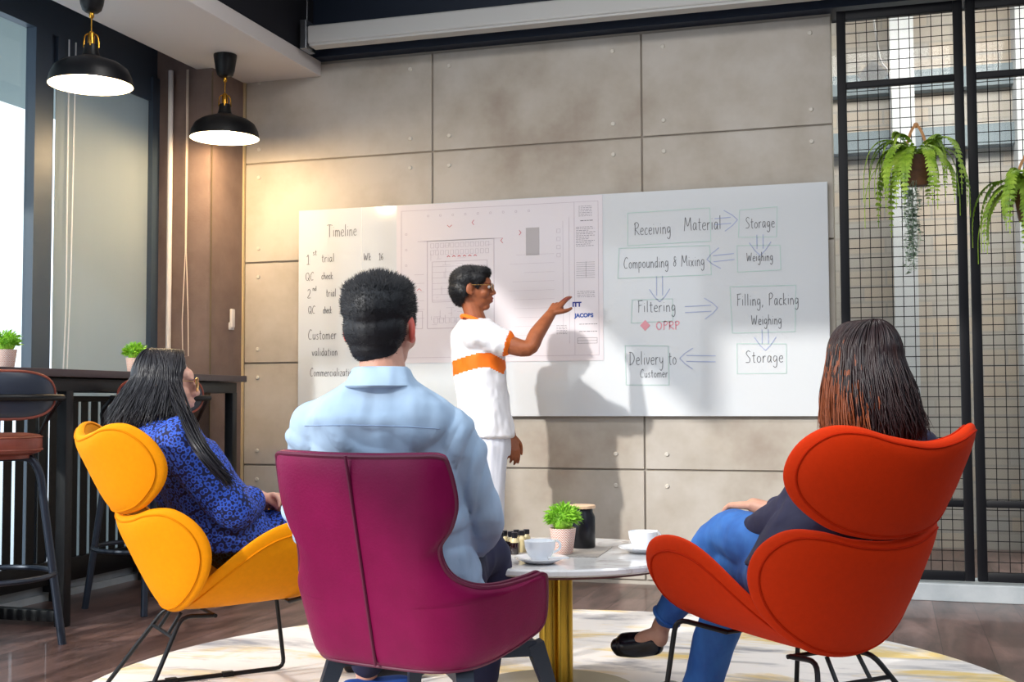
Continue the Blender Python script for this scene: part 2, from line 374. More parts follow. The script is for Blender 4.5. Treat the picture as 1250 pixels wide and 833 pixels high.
# left window wall
b = B()
box(b, XL-.06, XL, 3.2, 6.12, 2.88, 3.3)                # header
box(b, XL-.06, XL, 5.06, 5.185, .14, 2.88)              # wide jamb
box(b, XL-.06, XL-.02, 5.185, 5.225, .14, 2.88)
box(b, XL-.06, XL+.02, 6.05, 6.119, .14, 2.88)
box(b, XL-.06, XL+.005, 5.225, 6.05, 2.74, 2.88)
box(b, XL-.06, XL, 3.2, 3.3, .14, 2.88)
struct('window_1', b, frame_dark)
b = B(); box(b, XL-.10, XL+.03, 3.2, 6.119, 0, .14, bev=.004); box(b, XL+.03, XL+.05, 3.2, 6.119, 0, .035); struct('baseboard_left', b, plinth_m)
b = B(); box(b, XL-.06, XL, 4.30, 4.42, .14, 2.88); struct('trim_10', b, frame_dark); b = B(); box(b, XL-.05, XL-.044, 3.3, 5.06, .14, 2.88); struct('window_2', b, glass_m)
b = B(); box(b, XL-.014, XL-.010, 5.232, 6.05, .16, 2.86)
struct('window_3', b, shade_cloth)
b = B(); box(b, XL-.02, XL, 5.236, 6.04, .145, .16, bev=.004); struct('trim_7', b, white_paint)
b = B(); box(b, -5.9, -4.5, 3, 12, 3.10, 3.4); struct('wall_canopy', b, mat('canopy_render', (150, 160, 156), .8))
b = B(); box(b, -30, -4.2, -4, 30, -.12, -.02); struct('floor_terrace', b, mat('terrace_paving', (196, 204, 212), .8))
# right: room beyond the glass partition
b = B(); box(b, -.255, 3.2, 6.55, 6.56, .07, 3.0); struct('window_4', b, glass_far)
b = B(); box(b, -.255, 3.2, 6.34, 6.60, 0, .085, bev=.004); struct('baseboard_right', b, plinth_m)
b = B(); box(b, -.6, 3.2, 8.6, 8.75, 0, 3.6)
back_m = mat('far_wall_brick', (196, 186, 176), .85); _b = back_m.node_tree.nodes['Principled BSDF']
_br = N(back_m, 'ShaderNodeTexBrick'); _br.inputs['Scale'].default_value = 1; _br.inputs['Brick Width'].default_value = .30; _br.inputs['Row Height'].default_value = .11; _br.inputs['Mortar Size'].default_value = .008
_br.inputs['Color1'].default_value = lin(188, 174, 160); _br.inputs['Color2'].default_value = lin(176, 172, 168); _br.inputs['Mortar'].default_value = lin(170, 164, 158)
L(back_m, coords(back_m, (1, 1, 1), (pi/2, 0, 0)), _br.inputs['Vector']); L(back_m, _br.outputs['Color'], _b.inputs['Base Color'])
struct('wall_far', b, back_m)
b = B(); box(b, -.6, 3.2, 8.48, 8.6, 2.66, 2.80); box(b, -.6, 3.2, 8.50, 8.6, 3.06, 3.2); struct('trim_8', b, mat('teal_rail', (122, 134, 142), .6))
b = B(); box(b, .05, .20, 8.3, 8.6, 0, 3.6); box(b, .82, .94, 8.3, 8.6, 0, 3.6); struct('trim_9', b, mat('pale_post', (188, 190, 194), .6))

# ------------------------------------------------------------------ whiteboard and handwriting
G = {  # single-stroke letters, cap height 10, small letters 5.5 high
 'T': (8, '0,9.6 4,10 8.5,9.4|4.2,9.8 3.9,5 4.2,0'), 'Q': (8, '5,9 2,8.6 .4,5 2,.8 5,.6 7,4.4 6,8.2 4,9.4|4.5,3 8.2,-.6'),
 'C': (7, '6.4,8.6 4.4,10 1.6,7.4 .6,3.6 2.4,.4 6,.8'), 'R': (7, '1,9.6 1.2,5 1,0|0,8.4 3,10 6,8.4 4.8,5.8 1.4,4.8 4,2.6 7,.2'),
 'M': (10, '.4,0 1.2,5 1.8,9.8 3.4,6 5,3.4 6.8,6.6 8.2,9.6 8.6,5 9.4,.2'), 'S': (6.5, '5.8,9 3.4,10 1.2,8 3,5.6 5.4,3.2 4.4,.6 .6,.4'),
 'W': (10, '.2,9.4 1.8,.4 4.4,6.6 6.6,.4 9,9.4'), 'F': (6, '1.2,9.6 1.4,5 1.2,0|.4,9.6 6,10|1.4,5.6 5,6'),
 'P': (6.5, '1.2,9.4 1.2,0|.6,8.6 3,10 5.8,8.4 4.4,5.8 1.4,5'), 'D': (8, '1.4,9.4 1.4,0|.2,9.4 4,9 7,5.4 5,1.6 .6,0'),
 'O': (8, '4,9.6 1,7.4 .8,3 3.4,.4 6.4,2.4 6.8,7 4,9.6'), '1': (4, '.4,7.6 2.4,9.6 2.4,0|.2,0 4.4,0'), '2': (6, '.6,8 2.6,9.8 5,7.8 3.4,4 .4,.4 5.6,.4'),
 '6': (5.5, '4.2,9.4 1.2,6 .8,2 2.8,.4 4.6,2.2 3.2,4.6 1,3.2'), '&': (6.5, '5,8.4 3.2,9 2.4,7 4,5 5,2.4 3.2,.6 1.4,1.8 2.4,4.4 5.4,6.2'),
 'a': (5.4, '4.4,5 2,5.4 .6,2.6 1.8,.2 4,2.4 4.4,5|4.4,5 4.4,1 5.4,.2'), 'b': (5, '.8,9.6 .8,.2|.8,3.6 2.8,5.4 4.4,3 2.8,.2 .8,.8'),
 'c': (4.6, '4.4,4.8 2.4,5.4 .6,2.8 2,.2 4.6,.8'), 'd': (5.4, '4.4,5 2,5.2 .6,2.6 2,.2 4.2,1.8|4.4,9.6 4.4,0'), 'e': (5, '.8,3 4.4,3.4 3.6,5.4 1.4,4.8 .6,2.2 2.2,.2 4.8,.8'),
 'f': (4, '4,9 2.2,8.6 1.8,0|.2,5.4 3.8,5.6'), 'g': (5.4, '4.4,5 2,5.4 .6,3 2,.8 4.2,2.8|4.4,5 4.4,-2 2.4,-4 .4,-2.6'), 'h': (5.4, '.8,9.8 .8,0|.8,3.6 2.8,5.4 4.4,3.6 4.6,0'),
 'i': (2.4, '1.2,5.4 1.2,.2|1.2,7.6 1.3,7.9'), 'k': (5, '.8,9.6 .8,0|4.4,5.4 .9,2.6 4.8,0'), 'l': (2.6, '1.2,9.8 1.2,.2'), 'm': (8, '.8,5.4 .8,0|.8,3.8 2.6,5.4 3.8,3.8 3.8,0|3.8,3.8 5.6,5.4 7,3.8 7.2,0'),
 'n': (5.4, '.8,5.4 .8,0|.8,3.6 2.8,5.4 4.4,3.6 4.6,0'), 'o': (5.2, '2.6,5.4 .8,4 .8,1.4 2.6,.2 4.4,1.6 4.4,4 2.6,5.4'), 'p': (5.2, '.8,5.4 .8,-4|.8,3.8 2.8,5.4 4.4,3 2.8,.4 .8,1.2'),
 'r': (4.2, '.8,5.4 .8,0|.8,3.4 2.4,5.2 4,5'), 's': (4.4, '3.8,4.8 2,5.4 1.2,4 3.4,2 2.6,.2 .4,.6'), 't': (4.2, '2,8.6 2,1 3.8,.2|.2,5.6 4,5.8'), 'u': (5.4, '.8,5.4 .8,1.4 2.6,.2 4.4,2|4.5,5.4 4.6,0'),
 'v': (5, '.4,5.4 2.4,.2 4.6,5.4'), 'x': (5, '.4,5.4 4.6,0|4.4,5.4 .4,0'), 'y': (5.2, '.6,5.4 .9,2.4 2.6,1.2 4.2,2.8|4.5,5.4 4.2,-1.6 2.4,-4 .6,-3'), 'z': (4.8, '.6,5.2 4.2,5.2 .6,.4 4.6,.4'),
 ',': (3, '1.6,.6 1,-1.6'), ' ': (4.5, '')}
def stroke(bm, pts, r):
    pts = [V(p) for p in pts]; n = len(pts); rs = []
    for i, p in enumerate(pts):
        d = pts[min(i+1, n-1)]-pts[max(i-1, 0)]
        if d.length < 1e-9: d = V((1, 0, 0))
        d.normalize(); q = V((-d.z, 0, d.x))*r
        rs.append([p-q, p+q, p+q-V((0, .0008, 0)), p-q-V((0, .0008, 0))])
    skin_rings(bm, rs)
def write(bm, text, x, z, cap, y, r=.0032, sx=1, slope=0):
    s = cap/10; x0 = x
    for ch in text:
        wd, st = G[ch]
        for pl in st.split('|'):
            if not pl: continue
            pts = [tuple(float(q) for q in k.split(',')) for k in pl.split(' ')]
            if len(pts) > 2: pts = cr(pts, 4)
            j = random.uniform(-.15, .15)
            stroke(bm, [(x + px*s*sx, y, z + (pz+j)*s + (x-x0+px*s*sx)*slope) for px, pz in pts], r)
        x += (wd+1.1)*s*sx
    return x
YB = 6.452
wb = thing('whiteboard', 'wide white glass writing board mounted on the concrete wall', 'whiteboard', (-1.8, 6.47, .90))
b = B(); box(b, -3.316, -.282, YB, YB+.012, .901, 2.117, bev=.002, seg=1); obj('panel', b, board_m, wb, False)
for x in (-3.0, -2.0, -1.0):
    b = B(); box(b, x, x+.06, YB+.012, YW-.001, 1.0, 2.0); obj('wall_bracket', b, steel, wb, False)
b = B(); box(b, -2.912, -2.909, YB-.0008, YB, .903, 2.115); obj('reflection_line', b, board_streak, wb, False)  # bright reflection in the board, painted as a pale vertical strip
yt = YB-.001
def note(txts, label, m=ink, r=.0015):
    for t, x, z, c, sx in txts:
        b = B(); write(b, t, x, z+c*.08, c*.82, yt, r, sx*1.12)
        o = obj('handwriting', b, m, wb, True); o['label'] = label if len(txts) == 1 else '"%s" of the %s' % (t, label)
note([('Timeline', -3.13, 1.945, .088, .50)], 'word Timeline in black marker')
note([('1', -3.262, 1.79, .07, .7), ('st', -3.222, 1.845, .04, .7), ('trial', -3.165, 1.80, .062, .62)], 'black marker words 1st trial')
note([('QC', -3.268, 1.695, .06, .60), ('check', -3.165, 1.70, .052, .52)], 'upper black marker words QC check')
note([('2', -3.256, 1.59, .066, .62), ('nd', -3.222, 1.635, .036, .62), ('trial', -3.135, 1.595, .06, .5)], 'black marker words 2nd trial')
note([('QC', -3.25, 1.50, .056, .55), ('check', -3.155, 1.50, .05, .42)], 'lower black marker words QC check')
note([('Customer', -3.25, 1.345, .072, .54), ('validation', -3.225, 1.25, .06, .56)], 'black marker words Customer validation')
note([('Commercialization', -3.236, 1.13, .06, .52)], 'black marker word Commercialization')
note([('Wk', -2.895, 1.80, .055, .55), ('16', -2.80, 1.80, .05, .55)], 'black marker note Wk 16')
note([('Receiving', -1.30, 1.875, .085, .50), ('Material', -1.03, 1.885, .092, .50)], 'black marker words Receiving Material')
note([('Storage', -.705, 1.885, .072, .54)], 'upper black marker word Storage')
note([('Compounding & Mixing', -1.36, 1.695, .075, .50)], 'black marker words Compounding & Mixing')
note([('Weighing', -.70, 1.71, .06, .50)], 'black marker word Weighing at top right')
note([('Filtering', -1.285, 1.455, .078, .62)], 'black marker word Filtering')
note([('Filling, Packing', -.755, 1.475, .078, .52), ('Weighing', -.68, 1.375, .066, .52)], 'black marker words Filling, Packing, Weighing')
note([('Storage', -.715, 1.175, .078, .64)], 'lower black marker word Storage')
note([('Delivery to', -1.335, 1.17, .09, .50), ('Customer', -1.275, 1.105, .055, .58)], 'black marker words Delivery to Customer')
note([('OPRP', -1.185, 1.36, .055, .80)], 'pink marker letters OPRP', ink_red, .0030)
b = B()
for q in ((-1.245, 1.39),):
    vs = [b.verts.new((q[0]+dx, yt-.001, q[1]+dz)) for dx, dz in ((-.028, 0), (0, -.03), (.028, 0), (0, .03))]
    f_ = b.faces.new(vs); e_ = bmesh.ops.extrude_face_region(b, geom=[f_]); bmesh.ops.translate(b, vec=(0, .001, 0), verts=[v for v in e_['geom'] if isinstance(v, bmesh.types.BMVert)])
obj('diamond_mark', b, ink_red, wb, False, label='small pink filled diamond')
def arrow(x0, z0, x1, z1, wd=.032, head=.07):
    b = B(); a, c = V((x0, yt, z0)), V((x1, yt, z1)); d = (c-a).normalized(); n = V((-d.z, 0, d.x))
    for s in (-1, 1):
        stroke(b, [a+n*s*wd/2, c-d*head*.5+n*s*wd/2], .0022)
        stroke(b, [c-d*head+n*s*head*.8, c-d*head*.4+n*s*head*.4, c], .0022)
    obj('drawn_arrow', b, ink_blue, wb, True)
for a in ((-.865, 1.935, -.745, 1.94), (-.63, 1.855, -.63, 1.745), (-.765, 1.745, -.91, 1.735), (-1.165, 1.655, -1.165, 1.515), (-1.03, 1.47, -.855, 1.475), (-.61, 1.355, -.61, 1.245), (-.87, 1.205, -1.06, 1.21)): arrow(*a)
def dbox(x0, x1, z0, z1):
    b = B(); j = lambda: random.uniform(-.006, .006)
    q = [(x0+j(), yt, z0+j()), (x1+j(), yt, z0+j()), (x1+j(), yt, z1+j()), (x0+j(), yt, z1+j())]
    for i in range(4): stroke(b, [q[i-1], q[i]], .0020)
    obj('drawn_box', b, ink_green, wb, True)
for a in ((-1.335, -.885, 1.83, 2.01), (-.74, -.545, 1.845, 1.995), (-1.39, -.89, 1.655, 1.81), (-.745, -.53, 1.665, 1.80), (-1.32, -1.10, 1.41, 1.535), (-.785, -.455, 1.34, 1.585), (-.755, -.50, 1.13, 1.28), (-1.35, -1.115, 1.07, 1.28)): dbox(*a)

# the large plan drawing stuck on the board
ps = thing('plan_sheet', 'large printed floor plan sheet taped across the middle of the whiteboard', 'drawing', (-2.08, YB, 1.205))
b = B(); box(b, -2.69, -1.475, YB-.0025, YB-.0015, 1.205, 2.113); obj('paper', b, paper_m, ps, False)
yp = YB-.0030
def seg(bm, x0, z0, x1, z1, t=.0022):
    if abs(x1-x0) > abs(z1-z0): box(bm, min(x0, x1), max(x0, x1), yp-.0003, yp+.0004, (z0+z1)/2-t/2, (z0+z1)/2+t/2)
    else: box(bm, (x0+x1)/2-t/2, (x0+x1)/2+t/2, yp-.0003, yp+.0004, min(z0, z1), max(z0, z1))
b = B()
def rect(bm, x0, x1, z0, z1, t=.0022):
    seg(bm, x0, z0, x1, z0, t); seg(bm, x0, z1, x1, z1, t); seg(bm, x0, z0, x0, z1, t); seg(bm, x1, z0, x1, z1, t)
rect(b, -2.66, -1.50, 1.235, 2.08, .0018); seg(b, -1.635, 1.235, -1.635, 2.08, .0018)
rect(b, -2.50, -2.10, 1.40, 1.90, .003); rect(b, -2.47, -2.14, 1.55, 1.78); seg(b, -2.56, 1.90, -2.05, 1.90)
for i in range(7): seg(b, -2.47, 1.56+i*.032, -2.14, 1.56+i*.032, .0016)
for i in range(12): rect(b, -2.48+i*.030, -2.48+i*.030+.018, 1.82, 1.845, .0014); rect(b, -2.48+i*.030, -2.48+i*.030+.02, 1.86, 1.885, .0014)
for i in range(9): rect(b, -2.46+i*.034, -2.46+i*.034+.024, 1.43, 1.46, .0014)
for i in range(6): seg(b, -2.58, 1.46+i*.05, -2.52, 1.46+i*.05, .0016)
for i in range(60):
    x, z = random.uniform(-2.48, -2.13), random.uniform(1.42, 1.88); l = random.uniform(.01, .05)
    seg(b, x, z, x+l, z, .0012) if random.random() < .5 else seg(b, x, z, x, z+l, .0012)
for i in range(9): rect(b, -2.5+i*.075, -2.49+i*.075, 2.04, 2.05, .0016)
for i in range(7): rect(b, -2.635, -2.625, 1.40+i*.09, 1.41+i*.09, .0016)
for i in range(10): seg(b, -2.02+random.uniform(0, .1), 1.35+i*.05, -1.75, 1.35+i*.05, .0010)
for i in range(4): rect(b, -1.735, -1.715, 1.78+i*.045, 1.80+i*.045, .0014)
seg(b, -1.70, 1.35, -1.70, 1.98, .0012); seg(b, -1.665, 1.3, -1.665, 2.0, .0012)
rect(b, -2.60, -2.53, 1.40, 1.50)
obj('plan_drawing', b, plan_line, ps, False)
b = B(); box(b, -1.913, -1.835, yp-.0003, yp+.0004, 1.795, 1.95); obj('grey_block', b, plan_grey, ps, False, label='flat grey rectangle printed on the plan')
b = B()
def textline(bm, x0, x1, z, t=.003):
    x = x0
    while x < x1:
        l = random.uniform(.006, .02); box(bm, x, min(x+l, x1), yp-.0003, yp+.0004, z-t/2, z+t/2); x += l+.004
for i in range(12): textline(b, -1.625, -1.535+random.uniform(-.02, .02), 1.94-i*.0095, .0022)
for i in range(8): seg(b, -1.625, 1.745-i*.012, -1.52, 1.745-i*.012, .0012)
seg(b, -1.57, 1.66, -1.57, 1.75, .0012)
for i in range(7): textline(b, -1.61, -1.535, 2.055-i*.009, .0018)
for i in range(4): textline(b, -1.62, -1.52, 1.585-i*.010, .002)
textline(b, -1.60, -1.53, 1.975, .004); textline(b, -1.61, -1.51, 1.405); textline(b, -1.61, -1.51, 1.365)
rect(b, -1.62, -1.51, 1.30, 1.33, .0016); seg(b, -1.62, 1.315, -1.51, 1.315, .0016)
for i in range(6): textline(b, -1.74, -1.68, 1.40-i*.009, .0018)
obj('title_block', b, plan_dark, ps, False, label='columns of small grey print')
b = B()
for x, z, dx, dz in ((-2.365, 1.975, 0, -1), (-2.23, 1.995, -1, 0), (-1.94, 1.925, 1, 0), (-2.06, 1.885, -1, 0), (-2.55, 1.63, 0, 1)):
    n_ = V((-dz, 0, dx))*.014; c_ = V((x, yp, z)); d_ = V((dx, 0, dz))*.012
    stroke(b, [c_-d_+n_, c_, c_-d_-n_], .0016)
for i in range(6): stroke(b, [(-2.38+i*.032, yp, 1.805), (-2.372+i*.032, yp, 1.812), (-2.362+i*.032, yp, 1.805)], .0022)
obj('red_marks', b, ink_redl, ps, True, label='small dark red arrowheads')
def font(txt, x, z, size, m, name, label, parent, bold=0):
    c = bpy.data.curves.new(name, 'FONT'); c.body = txt; c.size = size; c.extrude = .0004; c.offset = bold; c.align_x = 'LEFT'
    o = bpy.data.objects.new('t', c); COL.objects.link(o); bpy.context.view_layer.update()
    dg = bpy.context.evaluated_depsgraph_get(); me = bpy.data.meshes.new_from_object(o.evaluated_get(dg)); bpy.data.objects.remove(o)
    me.transform(Matrix.Translation((x, yp, z)) @ Matrix.Rotation(pi/2, 4, 'X')); me.materials.clear()
    return obj(name, me, m, parent, False, label=label)
font('ITT', -1.648, 1.503, .034, logo_navy, 'logo', 'navy letters ITT', ps, .0022)
font('JACOBS', -1.635, 1.443, .030, logo_blue, 'logo', 'blue letters JACOBS', ps, .0016)

# ------------------------------------------------------------------ metal grid screens with hanging ferns
def screen(x0, x1, label):
    t = thing('grid_screen', label, 'screen', ((x0+x1)/2, 6.40, .095), 0, 'black metal grid screens')
    y0, y1 = 6.385, 6.425; fw = .045; b = B()
    box(b, x0, x0+fw, y0, y1, .095, 2.985, bev=.003); box(b, x1-fw, x1, y0, y1, .095, 2.985, bev=.003)
    box(b, x0+fw, x1-fw, y0, y1, .095, .14, bev=.003); box(b, x0+fw, x1-fw, y0, y1, 2.935, 2.985, bev=.003)
    obj('frame', b, frame_black, t)
    for z in (.455, 2.58):
        b = B(); box(b, x0+fw, x1-fw, y0+.004, y1-.004, z, z+.034, bev=.003); obj('crossbar', b, frame_black, t)
    b = B(); n = int(round((x1-x0-2*fw)/.0525)); st = (x1-x0-2*fw)/n
    for i in range(1, n): tube(b, [(x0+fw+i*st, 6.405, .14), (x0+fw+i*st, 6.405, 2.94)], .0022, 5)
    z = .14
    while z < 2.93:
        tube(b, [(x0+fw, 6.402, z), (x1-fw, 6.402, z)], .0022, 5); z += .0505
    obj('wire_mesh', b, frame_black, t)
    return t
screen(-.222, .388, 'black metal grid screen standing beside the whiteboard')
screen(.402, 1.012, 'black metal grid screen cut off at right, second from the whiteboard')
def fern(x, z, sc, seed, label, pearls):
    random.seed(seed)
    t = thing('hanging_fern', label, 'plant', (x, 6.30, z), 0, 'ferns hanging on the grid screens')
    c = V((x, 6.315, z))
    b = B()  # half-round pot, flat against the grid
    pr = [(.0, 0), (.046, 0), (.05, .01), (.068, .15), (.064, .15), (.05, .02)]
    lathe(b, pr, c, 28, sy=.85)
    obj('pot', b, potwood, t)
    b = B(); tube(b, [c+V((-.062, .03, .14)), c+V((-.03, .045, .27)), c+V((0, .055, .315)), c+V((.03, .045, .27)), c+V((.062, .03, .14))], .007, 6, smooth=4, flat=.4)
    bmesh.ops.create_uvsphere(b, u_segments=12, v_segments=8, radius=.014, matrix=Matrix.Translation(c+V((0, .06, .318))))
    obj('strap', b, strap_m, t)
    b = B()
    def leaflet(p, d, n, l, wd):
        s = d.cross(n).normalized()*wd; tip = p + d*l - V((0, 0, l*.15))
        q = [p, p+d*l*.35+s, p+d*l*.75+s*.7, tip, p+d*l*.75-s*.7, p+d*l*.35-s]
        b.faces.new([b.verts.new(k) for k in q])
    def frond(p0, az, ln, rise, wd):
        d = V((cos(az), sin(az), 0)); pts = []; k = 22
        for i in range(k+1):
            s = i/k
            h = rise*sin(min(1, s*1.5)*pi*.5)*1.0 - ln*.95*max(0, s-.18)**1.55
            r = ln*(.44*sin(min(1, s*1.15)*pi/2))
            q = p0 + d*r + V((0, 0, h)); q.y = min(q.y, 6.378); pts.append(q)
        tube(b, pts, [.0018]*len(pts), 4)
        for i in range(2, k):
            tg = (pts[i+1]-pts[i-1]).normalized(); n = tg.cross(V((d.y, -d.x, 0))).normalized(); side = tg.cross(n)
            l = wd*sin(pi*min(1, (i/k)*.9+.08))**.7*random.uniform(.8, 1.1)
            for s in (-1, 1):
                dr = (side*s + tg*.45 + V((0, -.15, -.15))).normalized(); leaflet(pts[i], dr, n, l, l*.24)
                if l > .02: leaflet(pts[i]+tg*.004, (dr+tg*.5).normalized(), n, l*.7, l*.2)
    top = c+V((0, -.01, .15))
    for i in range(46):
        az = random.uniform(pi, 2*pi) if random.random() < .62 else random.uniform(0, pi)
        if random.random() < .4: az = random.choice([pi, 0]) + random.uniform(-.5, .3)
        frond(top+V((random.uniform(-.03, .03), random.uniform(-.02, .02), 0)), az, random.choice((.30, .40, .52, .66))*random.uniform(.9, 1.1)*sc, random.uniform(.0, .17), random.uniform(.026, .042))
    obj('foliage', b, fern_m, t, False)
    if pearls:
        b = B()
        for i in range(14):
            x0 = c.x + random.uniform(-.075, .01); y0 = c.y-.03+random.uniform(-.03, .03); z0 = c.z+.02; ln = random.uniform(.28, .46)
            pts = [V((x0+.01*sin(k*.9+i), y0+.008*cos(k+i), z0-ln*k/14)) for k in range(15)]
            tube(b, pts, .0012, 4)
            for p in pts[2:]:
                for s in range(3):
                    a = random.uniform(0, 2*pi); dr = V((cos(a), sin(a), -.2)).normalized(); n = V((0, 0, 1)); sd = dr.cross(n).normalized()*.009
                    q = p+V((0, 0, random.uniform(-.01, .01)))
                    b.faces.new([b.verts.new(k) for k in (q, q+dr*.012+sd, q+dr*.026, q+dr*.012-sd)])
        obj('trailing_stems', b, pearl_m, t, False, label='grey-green trailing stems')
fern(.157, 2.045, .80, 3, 'lush hanging fern with grey-green trailing stems on the grid screen nearer the whiteboard', True)
fern(.665, 1.85, .80, 11, 'hanging fern in a tan pot at the right edge of the photo', False)
random.seed(5)
# tag hanging on a white cord beyond the grid
t = thing('hanging_tag', 'white diamond-shaped tag on a white cord beyond the grid screen', 'sign', (-.05, 7.0, 2.80))
b = B(); vs = [b.verts.new((-.05+dx, 7.0, 2.80+dz)) for dx, dz in ((-.085, 0), (0, -.085), (.085, .0), (0, .085))]
f_ = b.faces.new(vs); e_ = bmesh.ops.extrude_face_region(b, geom=[f_]); bmesh.ops.translate(b, vec=(0, .006, 0), verts=[v for v in e_['geom'] if isinstance(v, bmesh.types.BMVert)])
obj('plate', b, white_paint, t, False)
b = B(); tube(b, [(-.045, 7.0, 3.6), (-.045, 7.0, 3.2), (-.02, 7.0, 2.95), (0, 7, 2.86), (.035, 7, 2.80), (.045, 7, 2.6), (.04, 7, 2.2)], .005, 6, smooth=4); obj('cord', b, white_paint, t)

# ------------------------------------------------------------------ pendant lamps
def pendant(x, y, label):
    t = thing('pendant_lamp', label, 'lamp', (x, y, 2.44), 0, 'black pendant lamps')
    T = lambda z: z
    b = B(); lathe(b, [(0, 2.919), (.064, 2.919), (.064, 2.91), (.052, 2.83), (.044, 2.805), (.03, 2.793), (0, 2.79)], (x, y, 0), 32); obj('ceiling_rose', b, black_satin, t)
    b = B(); lathe(b, [(0, 2.795), (.010, 2.795), (.012, 2.775), (.008, 2.765), (0, 2.765)], (x, y, 0), 16); tube(b, [(x, y, 2.77), (x, y, 2.70)], .0035, 8); obj('cord', b, brass, t)
    b = B(); lathe(b, [(0, 2.705), (.012, 2.70), (.016, 2.685), (.016, 2.64), (0, 2.64)], (x, y, 0), 20)
    for k in range(4):
        a = k*pi/2+.5; d = V((cos(a), sin(a), 0)); c = V((x, y, 0))
        tube(b, [c+d*.012+V((0, 0, 2.692)), c+d*.026+V((0, 0, 2.684)), c+d*.032+V((0, 0, 2.66)), c+d*.033+V((0, 0, 2.628))], .0035, 6, smooth=3)
    obj('brass_cage', b, brass, t)
    b = B(); out = [(.020, 2.642), (.030, 2.64), (.036, 2.60), (.042, 2.585), (.075, 2.572), (.13, 2.553), (.165, 2.528), (.183, 2.49), (.190, 2.45)]
    inn = [(.187, 2.45), (.180, 2.49), (.162, 2.525), (.128, 2.549), (.07, 2.568), (.03, 2.58), (.001, 2.585)]
    lathe(b, [(0.001, 2.642)]+out, (x, y, 0), 48, mi=0); lathe(b, [(.190, 2.45)]+inn, (x, y, 0), 48, mi=1)
    obj('lamp_shade', b, [black_satin, lamp_white], t)
    b = B(); bmesh.ops.create_uvsphere(b, u_segments=20, v_segments=12, radius=.045, matrix=Matrix.Translation((x, y, 2.50))); obj('bulb', b, bulb_m, t)
    l = bpy.data.lights.new('bulb_light', 'POINT'); l.energy = 17; l.color = (1, .70, .38); l.shadow_soft_size = .06
    o = bpy.data.objects.new('bulb_light', l); COL.objects.link(o); o.location = (x, y, 2.445)
pendant(-3.495, 5.909, 'black dome pendant lamp hanging near the concrete wall')
pendant(-3.495, 4.723, 'black dome pendant lamp at top left, nearer the camera')

# pull pipe, blind cords, remote
b = B(); tube(b, [(-3.955, 6.085, .001), (-3.955, 6.085, 2.915)], .015, 12); solo('white_pipe', b, white_paint, 'slim white vertical pipe in the window corner', 'pipe')
b = B(); tube(b, [(-3.852, 6.09, 2.915), (-3.852, 6.09, 1.85), (-3.868, 6.09, 1.45), (-3.862, 6.09, 1.25), (-3.825, 6.09, 1.25), (-3.83, 6.09, 1.5), (-3.846, 6.09, 1.86), (-3.843, 6.09, 2.915)], .003, 6)
solo('blind_cord', b, mat('cord_cream', (214, 200, 186), .7), 'cream blind pull cord loop hanging in the window corner', 'cord')
b = B(); tube(b, [(XL+.02, 5.29, 2.879), (XL+.02, 5.295, 1.45), (XL+.02, 5.28, 1.15), (XL+.02, 5.31, 1.15), (XL+.02, 5.33, 1.6), (XL+.02, 5.345, 2.879)], .004, 6)
solo('blind_cord', b, mat('cord_white', (226, 230, 234), .6), 'white blind pull cord loop in front of the grey roller shade', 'cord')
t = thing('wall_remote', 'small white remote control in a holder on the brown wall', 'remote', (-3.70, 6.335, 1.41))
b = B(); box(b, -3.699, -3.684, 6.312, 6.358, 1.412, 1.455, bev=.003); obj('holder', b, white_paint, t)
b = B(); box(b, -3.695, -3.676, 6.317, 6.353, 1.425, 1.535, bev=.006, seg=3); obj('remote', b, white_paint, t)

# ------------------------------------------------------------------ bar table, slatted guard, stools
t = thing('bar_table', 'long dark bar table along the window wall', 'table', (-3.7, 5.0, 0))
b = B(); box(b, -3.93, -3.43, 3.6, 6.06, 1.098, 1.132, bev=.003); obj('tabletop', b, blacktop, t)
b = B(); box(b, -3.90, -3.47, 3.65, 6.02, 1.035, 1.094, bev=.003); obj('apron', b, black_satin, t)
for y in (5.975, 4.55):
    b = B(); box(b, -3.52, -3.47, y, y+.05, 0.0, 1.04, bev=.003); obj('leg', b, black_satin, t)
    b = B(); box(b, -3.91, -3.86, y, y+.05, 0.0, 1.04, bev=.003); obj('leg', b, black_satin, t)
b = B(); box(b, -3.88, -3.52, 4.55, 4.60, .02, .07, bev=.003); obj('foot_rail', b, black_satin, t); b = B(); box(b, -3.88, -3.52, 5.975, 6.02, .02, .07, bev=.003); obj('foot_rail', b, black_satin, t)
t = thing('slatted_guard', 'black vertical slat guard along the foot of the window', 'railing', (-4.0, 5.0, .08))
b = B(); y = 3.8
while y < 6.0:
    box(b, -3.997, -3.993, y, y+.056, .16, 1.0); y += .082
obj('slats', b, black_satin, t)
b = B(); box(b, -4.01, -3.975, 3.8, 6.04, .085, .20, bev=.003); obj('bottom_rail', b, black_satin, t)
b = B(); box(b, -4.01, -3.975, 3.8, 6.04, .99, 1.02, bev=.003); obj('top_rail', b, black_satin, t)
for y in (4.3, 5.1, 5.85):
    b = B(); box(b, -4.015, -3.96, y, y+.10, .05, .14, bev=.003); box(b, -4.0, -3.98, y+.03, y+.05, .0, .05); obj('bracket', b, black_satin, t)

